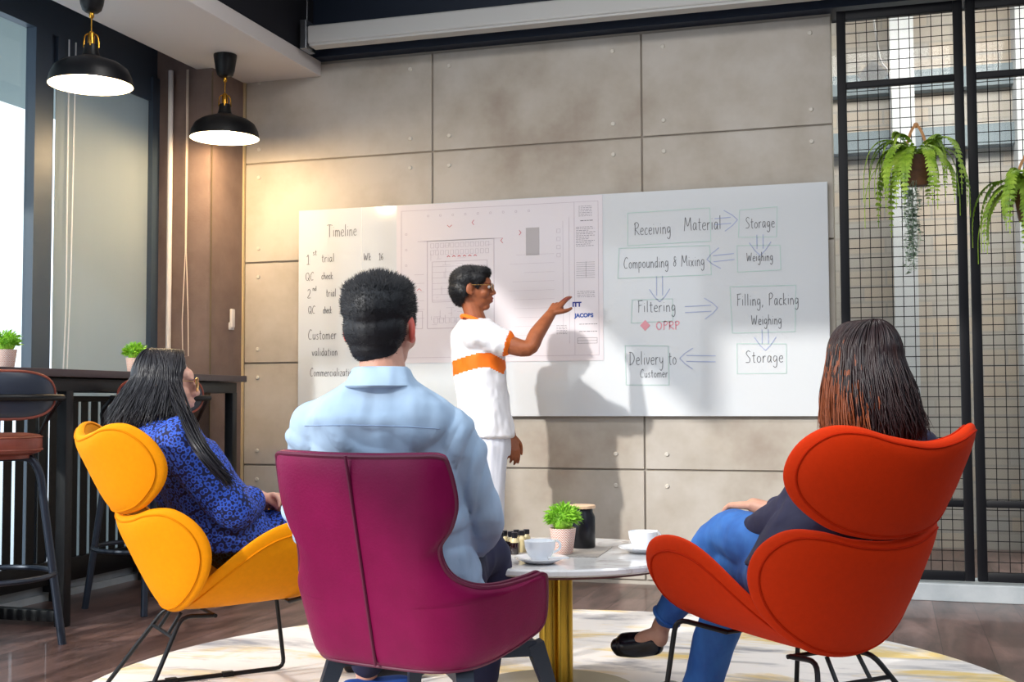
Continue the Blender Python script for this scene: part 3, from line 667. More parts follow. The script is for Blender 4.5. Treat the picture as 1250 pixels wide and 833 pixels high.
def stool(u, v, ang, label, feetrot=0):
    o = W(u, v, 0)
    t = thing('bar_stool', label, 'stool', (o.x, o.y, 0), -YAW-ang, 'bar stools at the window table')
    b = B(); lathe(b, [(0, .775), (.17, .775), (.20, .785), (.207, .80), (.207, .84), (.198, .855), (.15, .862), (0, .864)], (0, 0, 0), 40); obj('seat', b, leather_br, t, world=False)
    b = B(); lathe(b, [(.2085, .792), (.211, .796), (.2085, .80)], (0, 0, 0), 40); lathe(b, [(.206, .842), (.210, .846), (.206, .850)], (0, 0, 0), 40); lathe(b, [(0, .774), (.16, .774), (.16, .76), (.0, .76)], (0, 0, 0), 32); obj('seat_welt', b, leather_br, t, world=False)
    def bk(a, z, off): th = a/.30; return V((.30*sin(th), -.03-.235*cos(th)-off, z))
    b = B(); n = 28; L1, L2 = [], []
    for ring in (1, .97, .7, .35):
        pass
    ns = 48; rs = [1, .98, .9, .7, .45, .2]
    def bp(r, k, s):
        th = 2*pi*k/ns; a = .215*r*(abs(cos(th))**.8)*(1 if cos(th) > 0 else -1); z = 1.015 + .093*r*(abs(sin(th))**.85)*(1 if sin(th) > 0 else -1)
        return bk(a, z, s*.016*(1-r**4)**.5)
    seq = [[bp(r, k, 1) for k in range(ns)] for r in reversed(rs)] + [[bp(r, k, -1) for k in range(ns)] for r in rs[1:]]
    skin_rings(b, seq); obj('backrest', b, shell_m, t, world=False)
    b = B(); tube(b, [bp(1, k, 0) for k in range(ns)], .007, 8, close=True); obj('backrest_piping', b, leather_br, t, world=False)
    b = B(); tube(b, [bk(a, 1.005, .026) for a in [(-.26+.52*i/20) for i in range(21)]], [.014]*21, 10)
    for s in (-1, 1): tube(b, [bk(s*.25, 1.005, .02), V((s*.235, -.02, .93)), V((s*.19, .03, .80))], .010, 8, smooth=4)
    obj('arm_bar', b, black_satin, t, world=False)
    for i in range(4):
        a = pi/4 + i*pi/2 + feetrot; d = V((cos(a), sin(a), 0)); b = B()
        bent(b, [d*.03+V((0, 0, .765)), d*.165+V((0, 0, .765)), d*.20+V((0, 0, .70)), d*.295+V((0, 0, .0))], .0165, 12, .05)
        obj('leg', b, tube_m, t, world=False)
    b = B(); tube(b, [V((.262*cos(2*pi*i/48), .262*sin(2*pi*i/48), .29)) for i in range(48)], .011, 8, close=True); obj('foot_ring', b, tube_m, t, world=False)
    return t
stool(-2.12, 4.92, -.67, 'bar stool with brown leather seat at the left edge, fully in the open', .42)
stool(-1.76, 5.93, -.5, 'bar stool behind the yellow chair, mostly hidden by the woman', .5)

# ------------------------------------------------------------------ small potted plants
def plant_mesh(seed, r=.062, h=.085):
    random.seed(seed); b = B()
    for i in range(720):
        a = random.uniform(0, 2*pi); ph = math.acos(random.uniform(-.25, 1)); d = V((sin(ph)*cos(a), sin(ph)*sin(a), cos(ph)*.85))
        p = V((0, 0, .115)) + d*r*random.uniform(.35, .80); n = (d + V([random.uniform(-.6, .6) for _ in range(3)])).normalized()
        s = n.cross(V((random.random(), random.random(), .3))).normalized()*random.uniform(.0028, .0045); l = random.uniform(.018, .032)
        q = [p, p+n*l*.45+s, p+n*l+V((0, 0, -.003)), p+n*l*.45-s]
        b.faces.new([b.verts.new(k) for k in q])
    bmesh.ops.create_uvsphere(b, u_segments=16, v_segments=10, radius=r*.6, matrix=Matrix.Translation((0, 0, .11)))
    me = bpy.data.meshes.new('foliage'); b.to_mesh(me); b.free(); me.materials.append(grass_m); return me
chev = mat('chevron_pot', (226, 190, 172), .6); _b = chev.node_tree.nodes['Principled BSDF']
_tc = N(chev, 'ShaderNodeTexCoord'); _sx = N(chev, 'ShaderNodeSeparateXYZ'); L(chev, _tc.outputs['Object'], _sx.inputs[0])
def _mth(op, a, bb=None):
    n = N(chev, 'ShaderNodeMath'); n.operation = op
    for i, q in enumerate((a, bb)):
        if q is None: continue
        if isinstance(q, (int, float)): n.inputs[i].default_value = q
        else: L(chev, q, n.inputs[i])
    return n.outputs[0]
_an = _mth('ARCTAN2', _sx.outputs[1], _sx.outputs[0]); _zz = _mth('PINGPONG', _mth('MULTIPLY', _an, .045), .012)
_fr = _mth('FRACT', _mth('MULTIPLY', _mth('ADD', _sx.outputs[2], _zz), 125)); _st = _mth('LESS_THAN', _fr, .42)
_mx = N(chev, 'ShaderNodeMix'); _mx.data_type = 'RGBA'; _mx.inputs[6].default_value = lin(240, 226, 218); _mx.inputs[7].default_value = lin(196, 120, 96)
L(chev, _st, _mx.inputs[0]); L(chev, _mx.outputs[2], _b.inputs['Base Color'])
def potted(loc, label, seed, s=1, group='green plants in chevron pots'):
    t = thing('potted_plant', label, 'plant', loc, 0, group)
    b = B(); lathe(b, [(0, 0), (.030, 0), (.033, .004), (.044, .084), (.040, .084), (.037, .07), (0, .07)], (0, 0, 0), 32); o = obj('pot', b, chev, t, world=False)
    f = bpy.data.objects.new('foliage', plant_mesh(seed)); COL.objects.link(f); f.parent = t
    t.scale = (s, s, s)

# ------------------------------------------------------------------ rug, table and what stands on it
rc = W(.13, 4.13, 0)
b = B(); lathe(b, [(0, .001), (1.60, .001), (1.612, .006), (1.605, .012), (1.59, .013), (0, .013)], (rc.x, rc.y, 0), 128); solo('round_rug', b, rug_m, 'round cream rug with grey and ochre smears under the table', 'rug')
TZ = .478; tc = W(.14, 4.10, 0); FZ = .013
t = thing('coffee_table', 'round white marble coffee table on a brass pedestal', 'table', (tc.x, tc.y, FZ))
b = B(); lathe(b, [(0, TZ-.024), (.435, TZ-.024), (.443, TZ-.018), (.443, TZ-.006), (.437, TZ), (0, TZ)], (tc.x, tc.y, 0), 96); obj('tabletop', b, marble, t)
b = B(); lathe(b, [(0, TZ-.036), (.40, TZ-.036), (.41, TZ-.024), (0, TZ-.024)], (tc.x, tc.y, 0), 64); obj('underplate', b, mat('rosewood', (96, 52, 50), .5), t)
for du, dv, r in ((-.024, -.02, .030), (.028, -.012, .031), (.0, .035, .03)):
    p = W(.14+du, 4.10+dv, 0); b = B(); lathe(b, [(0, FZ+.02), (r, FZ+.02), (r, TZ-.036), (0, TZ-.036)], (p.x, p.y, 0), 28); obj('post', b, gold, t)
b = B(); lathe(b, [(0, FZ+.0005), (.27, FZ+.0005), (.272, FZ+.012), (.262, FZ+.02), (0, FZ+.021)], (tc.x, tc.y, 0), 64); obj('base', b, mat('dull_brass_base', (150, 140, 110), .4, .6), t)
# placemat
m0 = W(.115, 4.13, 0); b = B(); box(b, -.20, .20, -.145, .145, 0, .0025); b.transform(Matrix.Translation((m0.x, m0.y, TZ+.0003)) @ Matrix.Rotation(-YAW-.25, 4, 'Z'))
solo('placemat', b, placemat_m, 'grey woven placemat under the plant on the marble table', 'placemat', smooth=False)
MZ = TZ+.003
def cup(u, v, z, label, hang, sachets):
    o = W(u, v, z)
    s_ = thing('saucer', label.replace('cup', 'saucer', 1) if False else 'white saucer under the ' + label, 'saucer', (o.x, o.y, z), 0, 'white saucers')
    b = B(); lathe(b, [(0, .001), (.045, .001), (.05, .004), (.082, .017), (.083, .020), (.079, .020), (.05, .009), (.035, .007), (0, .007)], (0, 0, 0), 48); obj('saucer_dish', b, china, s_, world=False)
    t = thing('coffee_cup', label, 'cup', (o.x, o.y, z+.0075), -YAW-hang, 'white coffee cups')
    b = B(); lathe(b, [(0, 0), (.026, 0), (.027, .004), (.038, .018), (.047, .040), (.050, .062), (.047, .063), (.044, .042), (.034, .02), (.02, .008), (0, .006)], (0, 0, 0), 40); obj('bowl', b, china, t, world=False)
    b = B(); tube(b, [(.043, 0, .056), (.062, 0, .058), (.073, 0, .046), (.068, 0, .030), (.040, 0, .020)], .0042, 8, smooth=5); obj('handle', b, china, t, world=False)
    if sachets:
        for k in range(2):
            b = B(); box(b, -.035, .035, -.0045, .0045, 0, .004, bev=.0015); p = W(u+.055, v-.045-.012*k, z+.021)
            b.transform(Matrix.Translation(p) @ Matrix.Rotation(-YAW+.5-.25*k, 4, 'Z') @ Matrix.Rotation(.05, 4, 'Y'))
            solo('sugar_stick', b, china, 'thin white sugar stick resting on the near saucer', 'sugar', 'sugar sticks on the near saucer')
cup(.085, 3.82, TZ, 'white coffee cup in front of the potted plant', -.5, True)
cup(.435, 4.08, TZ, 'white coffee cup at the right of the marble table', -.6, False)
cup(-.115, 4.28, TZ, 'white coffee cup half hidden behind the man in blue', 0.3, False)
o = W(.165, 4.03, MZ); potted((o.x, o.y, MZ), 'bright green plant in a chevron pot on the marble table', 21)
# jar
o = W(.240, 4.20, MZ); t = thing('black_jar', 'black jar with a pale wooden lid behind the potted plant', 'jar', (o.x, o.y, MZ))
b = B(); lathe(b, [(0, 0), (.040, 0), (.044, .005), (.044, .105), (.036, .122), (.036, .134), (0, .134)], (0, 0, 0), 40); obj('jar_body', b, jar_m, t, world=False)
b = B(); lathe(b, [(0, .134), (.044, .134), (.045, .137), (.045, .143), (.043, .145), (0, .145)], (0, 0, 0), 40); obj('lid', b, woodlid, t, world=False)
# sample bottles
bottle_glass = mat('amber_bottle', (30, 12, 14), .08, coat=.5); bot_clear = mat('pale_oil', (214, 196, 150), .1, coat=.5)
spots = [(-.040, 4.03, 1), (.006, 4.02, 1), (-.028, 4.08, 1), (-.006, 4.055, 1), (.030, 4.075, 0), (.012, 4.105, 1), (.046, 4.115, 0), (-.045, 4.095, 1)]
names = ['front left', 'front right', 'middle left', 'middle', 'right, pale', 'back middle', 'rear right, pale', 'rear left']
for (u, v, dk), nm in zip(spots, names):
    o = W(u, v, MZ); t = thing('sample_bottle', 'small %s bottle with a black cap, %s of the cluster on the placemat' % ('dark' if dk else 'pale', nm.replace(', pale', '')), 'bottle', (o.x, o.y, MZ), 0, 'small sample bottles on the placemat')
    b = B(); lathe(b, [(0, 0), (.0125, 0), (.0135, .002), (.0135, .044), (.009, .052), (.008, .058), (0, .058)], (0, 0, 0), 20); obj('glass_body', b, bottle_glass if dk else bot_clear, t, world=False)
    b = B(); lathe(b, [(.0138, .038), (.0138, .045), (.009, .0525)], (0, 0, 0), 20); obj('clear_shoulder', b, bot_clear, t, world=False)
    b = B(); lathe(b, [(0, .056), (.0105, .056), (.0105, .070), (.009, .071), (0, .071)], (0, 0, 0), 20); obj('cap', b, jar_m, t, world=False)
# plants on the bar table
potted((-3.66, 4.39, 1.1325), 'green plant in a chevron pot at the left edge on the bar table', 31, 1.0)
potted((-3.75, 5.46, 1.1325), 'green plant on the bar table just showing above the dark-haired woman', 41, 1.0)

# ------------------------------------------------------------------ lounge chairs with three petals
def cl_catmull(pts, n):
    m = len(pts); out = []
    for i in range(m):
        p0, p1, p2, p3 = pts[i-1], pts[i], pts[(i+1) % m], pts[(i+2) % m]
        for k in range(n):
            t = k/n; out.append(tuple(.5*(2*b + (c-a)*t + (2*a-5*b+4*c-d)*t*t + (-a+3*b-3*c+d)*t**3) for a, b, c, d in zip(p0, p1, p2, p3)))
    return out
def petal(half, S, th, centre, e=4, rs=(.0, .12, .25, .37, .5, .6, .7, .78, .84, .88, .92, .95, .97, .99, 1), n=5, puff=0):
    full = half + [(-a, z) for a, z in reversed(half) if a > 1e-4]
    out = cl_catmull(full, n); cx, cz = centre
    def mid(a, z): return S(a, z)
    def nrm(a, z):
        h = .004; da = S(a+h, z)-S(a-h, z); dz = S(a, z+h)-S(a, z-h); return da.cross(dz).normalized()
    def pt(r, k, s):
        a = cx+(out[k][0]-cx)*r; z = cz+(out[k][1]-cz)*r
        return mid(a, z) + nrm(a, z)*(s*(th/2*max(0, 1-r**e)**.5 + puff*(1-r*r)))
    rs_ = list(rs)
    b = B(); m = len(out); seqs = []
    for s, order in ((1, rs_[1:]), (-1, rs_[:0:-1][1:])):
        for r in order: seqs.append([pt(r, k, s) for k in range(m)])
    rv = skin_rings(b, seqs, cap=False)
    for ring, s in ((rv[0], 1), (rv[-1], -1)):
        c = b.verts.new(mid(cx, cz)+nrm(cx, cz)*s*(th/2+puff))
        for k in range(m): b.faces.new((ring[k], ring[(k+1) % m], c))
    def seam(r, s, rad):
        bb = B(); tube(bb, [pt(r, k, s) for k in range(m)], rad, 6, close=True); return bb
    return b, seam
def lean(z): return -.17 - .30*(z-.305)/.60
def wrapS(Rc):
    def S(a, z): th = a/Rc; return V((Rc*sin(th), lean(z)+Rc*(1-cos(th))*1.0, z))
    return S
def seatS(a, y):
    Rs = .30; th = a/Rs; return V((Rs*sin(th)*1.0, y, .325+.02*(y+.19)/.5+Rs*(1-cos(th))))
def petal_chair(u, v, phi, m, ms, name, label):
    o = W(u, v, 0)
    t = thing(name, label, 'chair', (o.x, o.y, 0), -YAW-phi, 'padded lounge chairs of three rounded petals')
    head = [(0, .878), (.12, .893), (.22, .918), (.295, .915), (.345, .87), (.352, .80), (.305, .73), (.205, .665), (.10, .636), (0, .628)]
    back = [(0, .622), (.12, .632), (.22, .655), (.30, .655), (.352, .61), (.358, .54), (.315, .46), (.235, .385), (.125, .325), (0, .305)]
    seat = [(0, .375), (.15, .375), (.30, .362), (.40, .31), (.437, .21), (.425, .09), (.362, -.02), (.25, -.12), (.12, -.175), (0, -.185)]
    for nm, half, S, th, c in (('headrest', head, wrapS(.37), .052, (0, .79)), ('backrest', back, wrapS(.37), .052, (0, .50)), ('seat', seat, seatS, .05, (0, .12))):
        b, seam = petal(half, S, th, c)
        p = obj(nm, b, m, t, 'all', world=False)
        for s in (1, -1): obj('piping', seam(.905, s, .0035), ms, p, world=False)
    # wire frame: two closed side loops and short struts with a bar at the back
    for s in (-1, 1):
        b = B(); bent(b, [(s*.09, -.05, .292), (s*.10, -.16, .300), (s*.25, -.33, FZ+.008), (s*.26, .31, FZ+.008), (s*.235, .26, .36), (s*.10, .20, .318)], .0075, 10, .035)
        for y in (-.1, .1): box(b, s*.255-.012, s*.255+.012, y-.02, y+.02, FZ+.0003, FZ+.018, bev=.002)
        obj('wire_leg', b, black_satin, t, world=False)
    b = B(); k = .30; tube(b, [(-.129, -.193, .24), (.129, -.193, .24)], .0065, 8)
    for s in (-1, 1): tube(b, [(s*.06, -.193, .24), (s*.055, -.15, .305)], .006, 8)
    tube(b, [(-.10, -.05, .292), (.10, -.05, .292)], .0065, 8); tube(b, [(-.10, .20, .318), (.10, .20, .318)], .0065, 8)
    obj('cross_bars', b, black_satin, t, world=False)
    return t
petal_chair(-.97, 4.085, radians(60), yellow, yellow_s, 'lounge_chair', 'yellow padded lounge chair holding the woman in blue')
petal_chair(.80, 3.40, radians(-30), orange, orange_s, 'lounge_chair', 'bright orange padded lounge chair at right')

# ------------------------------------------------------------------ magenta leather armchair
mo = W(-.224, 3.40, 0)
mc = thing('leather_armchair', 'magenta leather winged armchair holding the man in light blue', 'chair', (mo.x, mo.y, 0), -YAW-radians(30))
def magS(a, z):
    f = .80 + .20*min(1, max(0, (z-.30)/.42)); sg = 1 if a >= 0 else -1; q = abs(a)
    w0, R = .168, .16; la = R*pi/2
    if q < w0: x, y = q, 0
    elif q < w0+la: th = (q-w0)/R; x, y = w0+R*sin(th), R*(1-cos(th))
    else: x, y = w0+R+.02*(q-w0-la), R+(q-w0-la)*1.03
    return V((sg*x*f, -.235-.13*(z-.30)/.55+y*(1.0 if q > .3 else 1), z))
mh = [(0, .852), (.10, .853), (.20, .856), (.258, .855), (.276, .835), (.285, .75), (.27, .68), (.238, .62), (.262, .555), (.33, .520), (.44, .512), (.56, .515), (.625, .518), (.645, .49), (.635, .38), (.54, .345), (.42, .325), (.30, .305), (.15, .298), (0, .297)]
b, seam = petal(mh, magS, .05, (0, .45), e=10, rs=[i/24 for i in range(24)]+[.975, .987, .995, 1], n=6)
p = obj('shell', b, mag, mc, 'all', world=False)
obj('piping', seam(.985, -1, .006), mag_s, p, world=False); obj('piping', seam(.985, 1, .006), mag_s, p, world=False)
b = B(); tube(b, [magS(0, .302+.545*i/24)+V((0, -.028, 0)) for i in range(25)], .0045, 6); obj('back_seam', b, mag_s, p, world=False)
b = B(); lathe(b, [(0, .305), (.20, .305), (.235, .33), (.245, .38), (.235, .42), (.20, .435), (0, .44)], (0, .04, 0), 40, sx=.86, sy=1.02); obj('seat_cushion', b, mag, mc, world=False)
for sx_, sy_ in ((1, 1), (-1, 1), (1, -1), (-1, -1)):
    b = B(); p0 = V((sx_*.05, sy_*.04+.02, .285)); p1 = V((sx_*.20, sy_*.19+.03, .285)); p2 = V((sx_*.27, sy_*.26+.03, FZ+.001))
    for a_, b_, w0_, w1_ in ((p0, p1, .020, .022), (p1-V((0, 0, -.012)), p2, .024, .014)):
        d_ = (b_-a_).normalized(); x_, y_ = frame_for(d_)
        rs_ = [[c_+x_*(w_*i)+y_*(w_*j) for i, j in ((-1, -1), (1, -1), (1, 1), (-1, 1))] for c_, w_ in ((a_, w0_), (b_, w1_))]
        if b_ is p2: rs_[1] = [V((q.x, q.y, FZ+.001)) for q in rs_[1]]
        skin_rings(b, rs_)
    obj('leg', b, tube_m, mc, False, world=False)
b = B(); lathe(b, [(0, .262), (.06, .262), (.07, .275), (.07, .30), (0, .30)], (0, .02, 0), 24); obj('swivel_plate', b, black_satin, mc, world=False)


# ------------------------------------------------------------------ people
def head_shapes(bm, M, ears=True):
    ell(bm, M, (0, -.014, .030), (.076, .094, .086)); ell(bm, M, (0, .018, -.012), (.066, .074, .082))
    ell(bm, M, (0, .030, -.060), (.050, .056, .044)); ell(bm, M, (0, .060, -.093), (.024, .024, .020))
    ell(bm, M, (0, .070, .030), (.052, .026, .030)); ell(bm, M, (0, .076, -.056), (.030, .024, .026))
    for s in (-1, 1):
        ell(bm, M, (s*.038, .056, -.028), (.026, .028, .026)); ell(bm, M, (s*.027, .082, .022), (.022, .014, .008))
        ell(bm, M, (s*.011, .100, -.030), (.009, .011, .008))
        if ears:
            R = Matrix.Rotation(s*.35, 4, 'Z') @ Matrix.Rotation(-.2, 4, 'X')
            ell(bm, M, (s*.078, -.012, -.004), (.009, .019, .031), R); ell(bm, M, (s*.076, -.004, -.026), (.008, .010, .012), R)
    T = lambda p: M @ V(p)
    capsule(bm, [(T((0, .086, .018)), .008), (T((0, .098, -.004)), .009), (T((0, .108, -.024)), .0115)], 10, 3)
    ell(bm, M, (0, .094, -.053), (.021, .011, .006)); ell(bm, M, (0, .091, -.068), (.018, .011, .007))
def hand(bm, wrist, d, n, thumb, curls, s=1.0):
    """palm, four unequal fingers and a thumb; n points out of the palm, thumb = +1/-1 picks its side"""
    wrist = V(wrist); d = V(d).normalized(); n = (V(n)-d*V(n).dot(d)).normalized(); sd = d.cross(n)*thumb
    for i in range(4):
        k = wrist + d*.088*s + sd*(.030-.020*i)*s - d*(.004*abs(i-1))*s
        capsule(bm, [(wrist+sd*(.014-.010*i)*s, .014*s), (wrist+d*.045*s+sd*(.022-.015*i)*s, .0135*s), (k, .0105*s)], 10, 2)
        ln = (.076, .084, .078, .062)[i]*s; p = k; a = 0; q = [(k, .0098*s)]
        for j, fr in enumerate((.46, .30, .24)):
            a += curls[i]*(1, 1.1, .7)[j]; dd = d*cos(a)+n*sin(a); p = p+dd*ln*fr; q.append((p, (.0088, .0080, .0066)[j]*s))
        capsule(bm, q, 10, 2)
    b0 = wrist + d*.018*s + sd*.020*s; b1 = b0 + (d*.55+sd*.65+n*.35).normalized()*.040*s; b2 = b1+(d*.85+sd*.25+n*.45).normalized()*.034*s; b3 = b2+(d*.95+n*.35).normalized()*.026*s
    capsule(bm, [(b0, .016*s), (b1, .0125*s), (b2, .010*s), (b3, .0078*s)], 10, 2)
def person(name, label, base):
    return thing(name, label, 'person', tuple(base))
def spikes(me, n, lmin, lmax, up, wd=.0016, cond=None, seed=1, lf=None):
    """tufts of short hair standing on a cap mesh"""
    random.seed(seed); b = B(); b.from_mesh(me); vs = me.vertices; N_ = len(vs)
    for _ in range(n):
        v = vs[random.randrange(N_)]; p, nn = v.co.copy(), v.normal.copy()
        if cond and not cond(p): continue
        d = (nn + V(up)*random.uniform(.4, 1.3) + V([random.uniform(-.35, .35) for _ in range(3)])).normalized()
        l = random.uniform(lmin, lmax)*(lf(p) if lf else 1); s = d.cross(V((random.random()-.5, random.random()-.5, .4))).normalized()*wd; t2 = d.cross(s).normalized()*wd
        q = [b.verts.new(k) for k in (p-nn*.004+s, p-nn*.004-s*.5+t2, p-nn*.004-s*.5-t2, p+d*l)]
        b.faces.new((q[0], q[1], q[3])); b.faces.new((q[1], q[2], q[3])); b.faces.new((q[2], q[0], q[3]))
    out = bpy.data.meshes.new('hair'); b.to_mesh(out); b.free(); return out
def strands(b, M, n, ends, seed, span=(-2.5, 2.5), rad=(.088, .108, .098), r=.0022, mi=None, part=.0):
    """long strands: over the skull from the parting, then falling to ends(theta, k) -> list of points"""
    random.seed(seed)
    for i in range(n):
        th = random.uniform(*span); jit = random.uniform(.97, 1.06)
        pts = []; az = -pi/2 + th
        y0 = random.uniform(-.05, .055)
        for k in range(8):
            f = k/7; ph = .10 + (pi/2-.18)*f
            x = rad[0]*jit*sin(ph)*cos(az); y = rad[1]*jit*sin(ph)*sin(az) + y0*(1-f)**1.5; z = rad[2]*jit*cos(ph)+.018
            pts.append(M @ V((x+part*(1-f), y, z)))
        E_ = pts[-1]; dr = (pts[-1]-M.translation); dr.z = 0
        tail = ends(th, E_, dr.normalized(), random)
        q = pts+tail; m = len(q); rr = [r*(.6+.4*sin(pi*min(1, (k+1)/m*1.1))) for k in range(m)]; rr[-1] = r*.2
        tube(b, q, rr, 4, smooth=2, flat=.6, mi=(mi(th, random) if mi else 0))
def torus_pts(c, a, bb, n=24): return [c+a*cos(2*pi*k/n)+bb*sin(2*pi*k/n) for k in range(n)]

# ---- standing presenter
D0 = 6.2
base = P(590, 560, D0); base.z = 0
pm = person('person', 'presenter in white T-shirt with orange band, standing and pointing at the plan', base)
hM = Mrot(P(577.5, 353, D0), radians(93), radians(2), 0, .99)
b = B(); head_shapes(b, hM)
nk = P(574, 374, D0)
capsule(b, [(hM @ V((0, -.028, -.035)), .050), (P(577, 378, D0), .049), (P(582, 396, D0), .056)], 16, 3)
th_ = radians(72); rV = RH*cos(th_)-FH*sin(th_); fV = RH*sin(th_)+FH*cos(th_)
sR, sL = P(583, 409, 6.05), P(590, 408, 6.36)
rings(b, [(P(584, 402, D0), rV*.13, fV*.06), (P(584, 412, D0), rV*.15, fV*.09), (P(588, 470, D0), rV*.13, fV*.09), (P(592, 530, D0), rV*.14, fV*.095)])
eR, wR = P(644, 425.5, 6.02), P(672, 384, 6.14)
capsule(b, [(sR, .058), ((sR+eR)/2-V((0, 0, .004)), .050), (eR, .041), ((eR*.6+wR*.4)+V((0, 0, .004)), .040), (wR, .027)], 16, 4)
hd = P(693, 356, 6.24)-P(672, 384, 6.14)
hand(b, wR, hd, V((.30, .75, -.55)), -1, (.12, .16, .85, .95), 1.0)
eL, wL = P(607, 478, 6.42), P(624, 532, 6.33)
capsule(b, [(sL, .055), (eL, .040), (wL, .026)], 14, 4)
hand(b, wL, P(627, 552, 6.30)-wL, -rV, 1, (.35, .4, .45, .5), .95)
for s in (-1, 1):
    capsule(b, [(P(593, 545, D0)+rV*.08*s, .075), (P(592, 628, D0)+rV*.09*s, .055), (P(592, 716, D0)+rV*.10*s, .036)], 14, 4)
me = bake(b, .0042, 3)
paint(me, lambda c: 1 if (hM.inverted() @ c).y > .094 and -.078 < (hM.inverted() @ c).z < -.046 and abs((hM.inverted() @ c).x) < .024 else 0)
obj('body', me, [skin_st, lips], pm, 'all')
for s in (-1, 1):
    b = B(); ell(b, hM, (s*.027, .0835, .004), (.011, .010, .0085)); obj('eye', b, eye_w, pm, 'all')
b = B(); ell(b, hM, (0, -.018, .046), (.084, .100, .076)); ell(b, hM, (0, -.060, .0), (.074, .062, .066)); ell(b, hM, (0, .044, .082), (.060, .050, .032)); ell(b, hM, (0, -.062, -.04), (.058, .044, .044))
for s in (-1, 1): ell(b, hM, (s*.066, .030, .050), (.018, .040, .030)); ell(b, hM, (s*.072, -.045, -.02), (.012, .026, .03)); ell(b, hM, (s*.071, .030, .018), (.007, .012, .022))
me = bake(b, .006, 3); inv = hM.inverted()
up_ = hM.to_3x3() @ V((0, .5, .1)); obj('hair', spikes(me, 9000, .006, .016, -(hM.to_3x3() @ V((0, .5, .6))), .0016, None, 3), hair_bk, pm, 'all')
# sunglasses
b = B(); T = lambda *p: hM @ V(p)
for s in (-1, 1): tube(b, [T(s*.079, -.016, .016), T(s*.078, .02, .014), T(s*.070, .085, .012), T(s*.058, .098, .012)], .0016, 6); tube(b, [T(s*.032+.024*cos(a), .106-abs(.032+.0*s)*.1-.004*cos(a)*s*1, .004+.018*sin(a)) for a in [2*pi*k/20 for k in range(20)]], .0013, 6, close=True)
tube(b, [T(-.010, .106, .008), T(0, .109, .010), T(.010, .106, .008)], .0014, 6)
g_ = obj('eyeglasses', b, goldwire, pm)
for s in (-1, 1):
    b = B(); ell(b, hM, (s*.032, .1025, .004), (.023, .0022, .017)); obj('lens', b, dark_blue_lens, g_, 'all')
# T-shirt
b = B()
rings(b, [(P(580, 391, D0), rV*.078, fV*.068), (P(581, 397, D0), rV*.14, fV*.088), (P(582, 410, D0), rV*.185, fV*.122), (P(583.5, 430, D0), rV*.178, fV*.124), (P(586, 460, D0), rV*.165, fV*.122), (P(590, 500, D0), rV*.17, fV*.124), (P(592, 520, D0), rV*.178, fV*.130), (P(593, 533, D0), rV*.182, fV*.134)], 5, 36, 2.2)
cu = sR + (eR-sR)*.47
capsule(b, [(sR+V((0, 0, -.004)), .074), (sR+(eR-sR)*.2, .071), (cu-V((0, 0, .004)), .066)], 20, 5)
cuL = sL + (eL-sL)*.55
capsule(b, [(sL, .07), (cuL, .062)], 20, 5)
me = bake(b, .0065, 2)
wrinkle(me, .009, (7, 7, 4.5), seed=3, mask=lambda c: 1)
wrinkle(me, .006, (14, 14, 9), seed=6)
ax = (eR-sR).normalized(); axL = (eL-sL).normalized()
def tp(c):
    if (c-sR).dot(ax) > (cu-sR).dot(ax)+.030 and (c-cu).length < .12: return 1
    u_ = (c-P(585, 450, D0)).dot(RH); zc = 1.188 + (-.035*max(0, -u_/.13) if u_ < 0 else 0) - .04*max(0, (u_-.06)/.08)
    if abs(c.z-zc) < .037 and (c-sR).dot(ax) < .17: return 1
    return 0
paint(me, tp); obj('tshirt', me, [tee, tee_or], pm, 'all')
b = B(); cN = P(579.5, 393, D0); tube(b, torus_pts(cN, rV*.076, fV*.066+V((0, 0, -.030))), .010, 8, close=True); obj('collar', b, tee_or, pm)
# trousers and shoes
b = B()
rings(b, [(P(592, 510, D0), rV*.15, fV*.11), (P(593, 540, D0), rV*.165, fV*.125), (P(593, 556, D0), rV*.16, fV*.12)])
for s, du in ((-1, 2), (1, -3)):
    capsule(b, [(P(594+du, 545, D0)+rV*.075*s, .100), (P(592+du, 600, D0)+rV*.085*s, .092), (P(590+du, 660, D0)+rV*.095*s, .082), (P(589+du, 706, D0)+rV*.10*s, .075)], 18, 4)
me = bake(b, .008, 2); wrinkle(me, .008, (8, 8, 3), seed=8); obj('trousers', me, white_trs, pm, 'all')
for s in (-1, 1):
    c = P(590, 700, D0)+rV*.10*s; c.z = 0; b = B(); capsule(b, [(c+V((0, 0, .042))-fV*.05, .038), (c+V((0, 0, .045)), .042), (c+V((0, 0, .034))+fV*.15, .032)], 16, 4)
    obj('shoe', bake(b, .006, 2), tee, pm, 'all')

# ---- seated man in light blue
mb_ = W(-.24, 3.40, 0)
pb = person('person', 'man in light blue shirt with short black hair sitting in the magenta armchair', mb_)
hM = Mrot(P(466, 401, 3.23), radians(14), radians(4), 0, 1.13)
b = B(); head_shapes(b, hM)
capsule(b, [(hM @ V((0, -.030, -.03)), .060), (P(467, 448, 3.20), .060), (P(466, 480, 3.22), .068)], 18, 4)
tb = radians(16); rV = RH*cos(tb)-FH*sin(tb); fV = RH*sin(tb)+FH*cos(tb)
hip = W(-.26, 3.42, .50)
shR, shL = P(546, 528, 3.22)+fV*.0, P(383, 518, 3.30)
eR, wR = P(588, 640, 3.36), P(560, 683, 3.60); eL, wL = P(380, 645, 3.48), P(470, 690, 3.70)
rings(b, [(P(466, 480, 3.24), rV*.12, fV*.07), (P(465, 500, 3.26), rV*.17, fV*.09), (W(-.30, 3.33, .75), rV*.14, fV*.09), (hip, rV*.15, fV*.11)])
for a_, e_, w_ in ((shR, eR, wR), (shL, eL, wL)): capsule(b, [(a_, .052), (e_, .042), (w_, .027)], 14, 4)
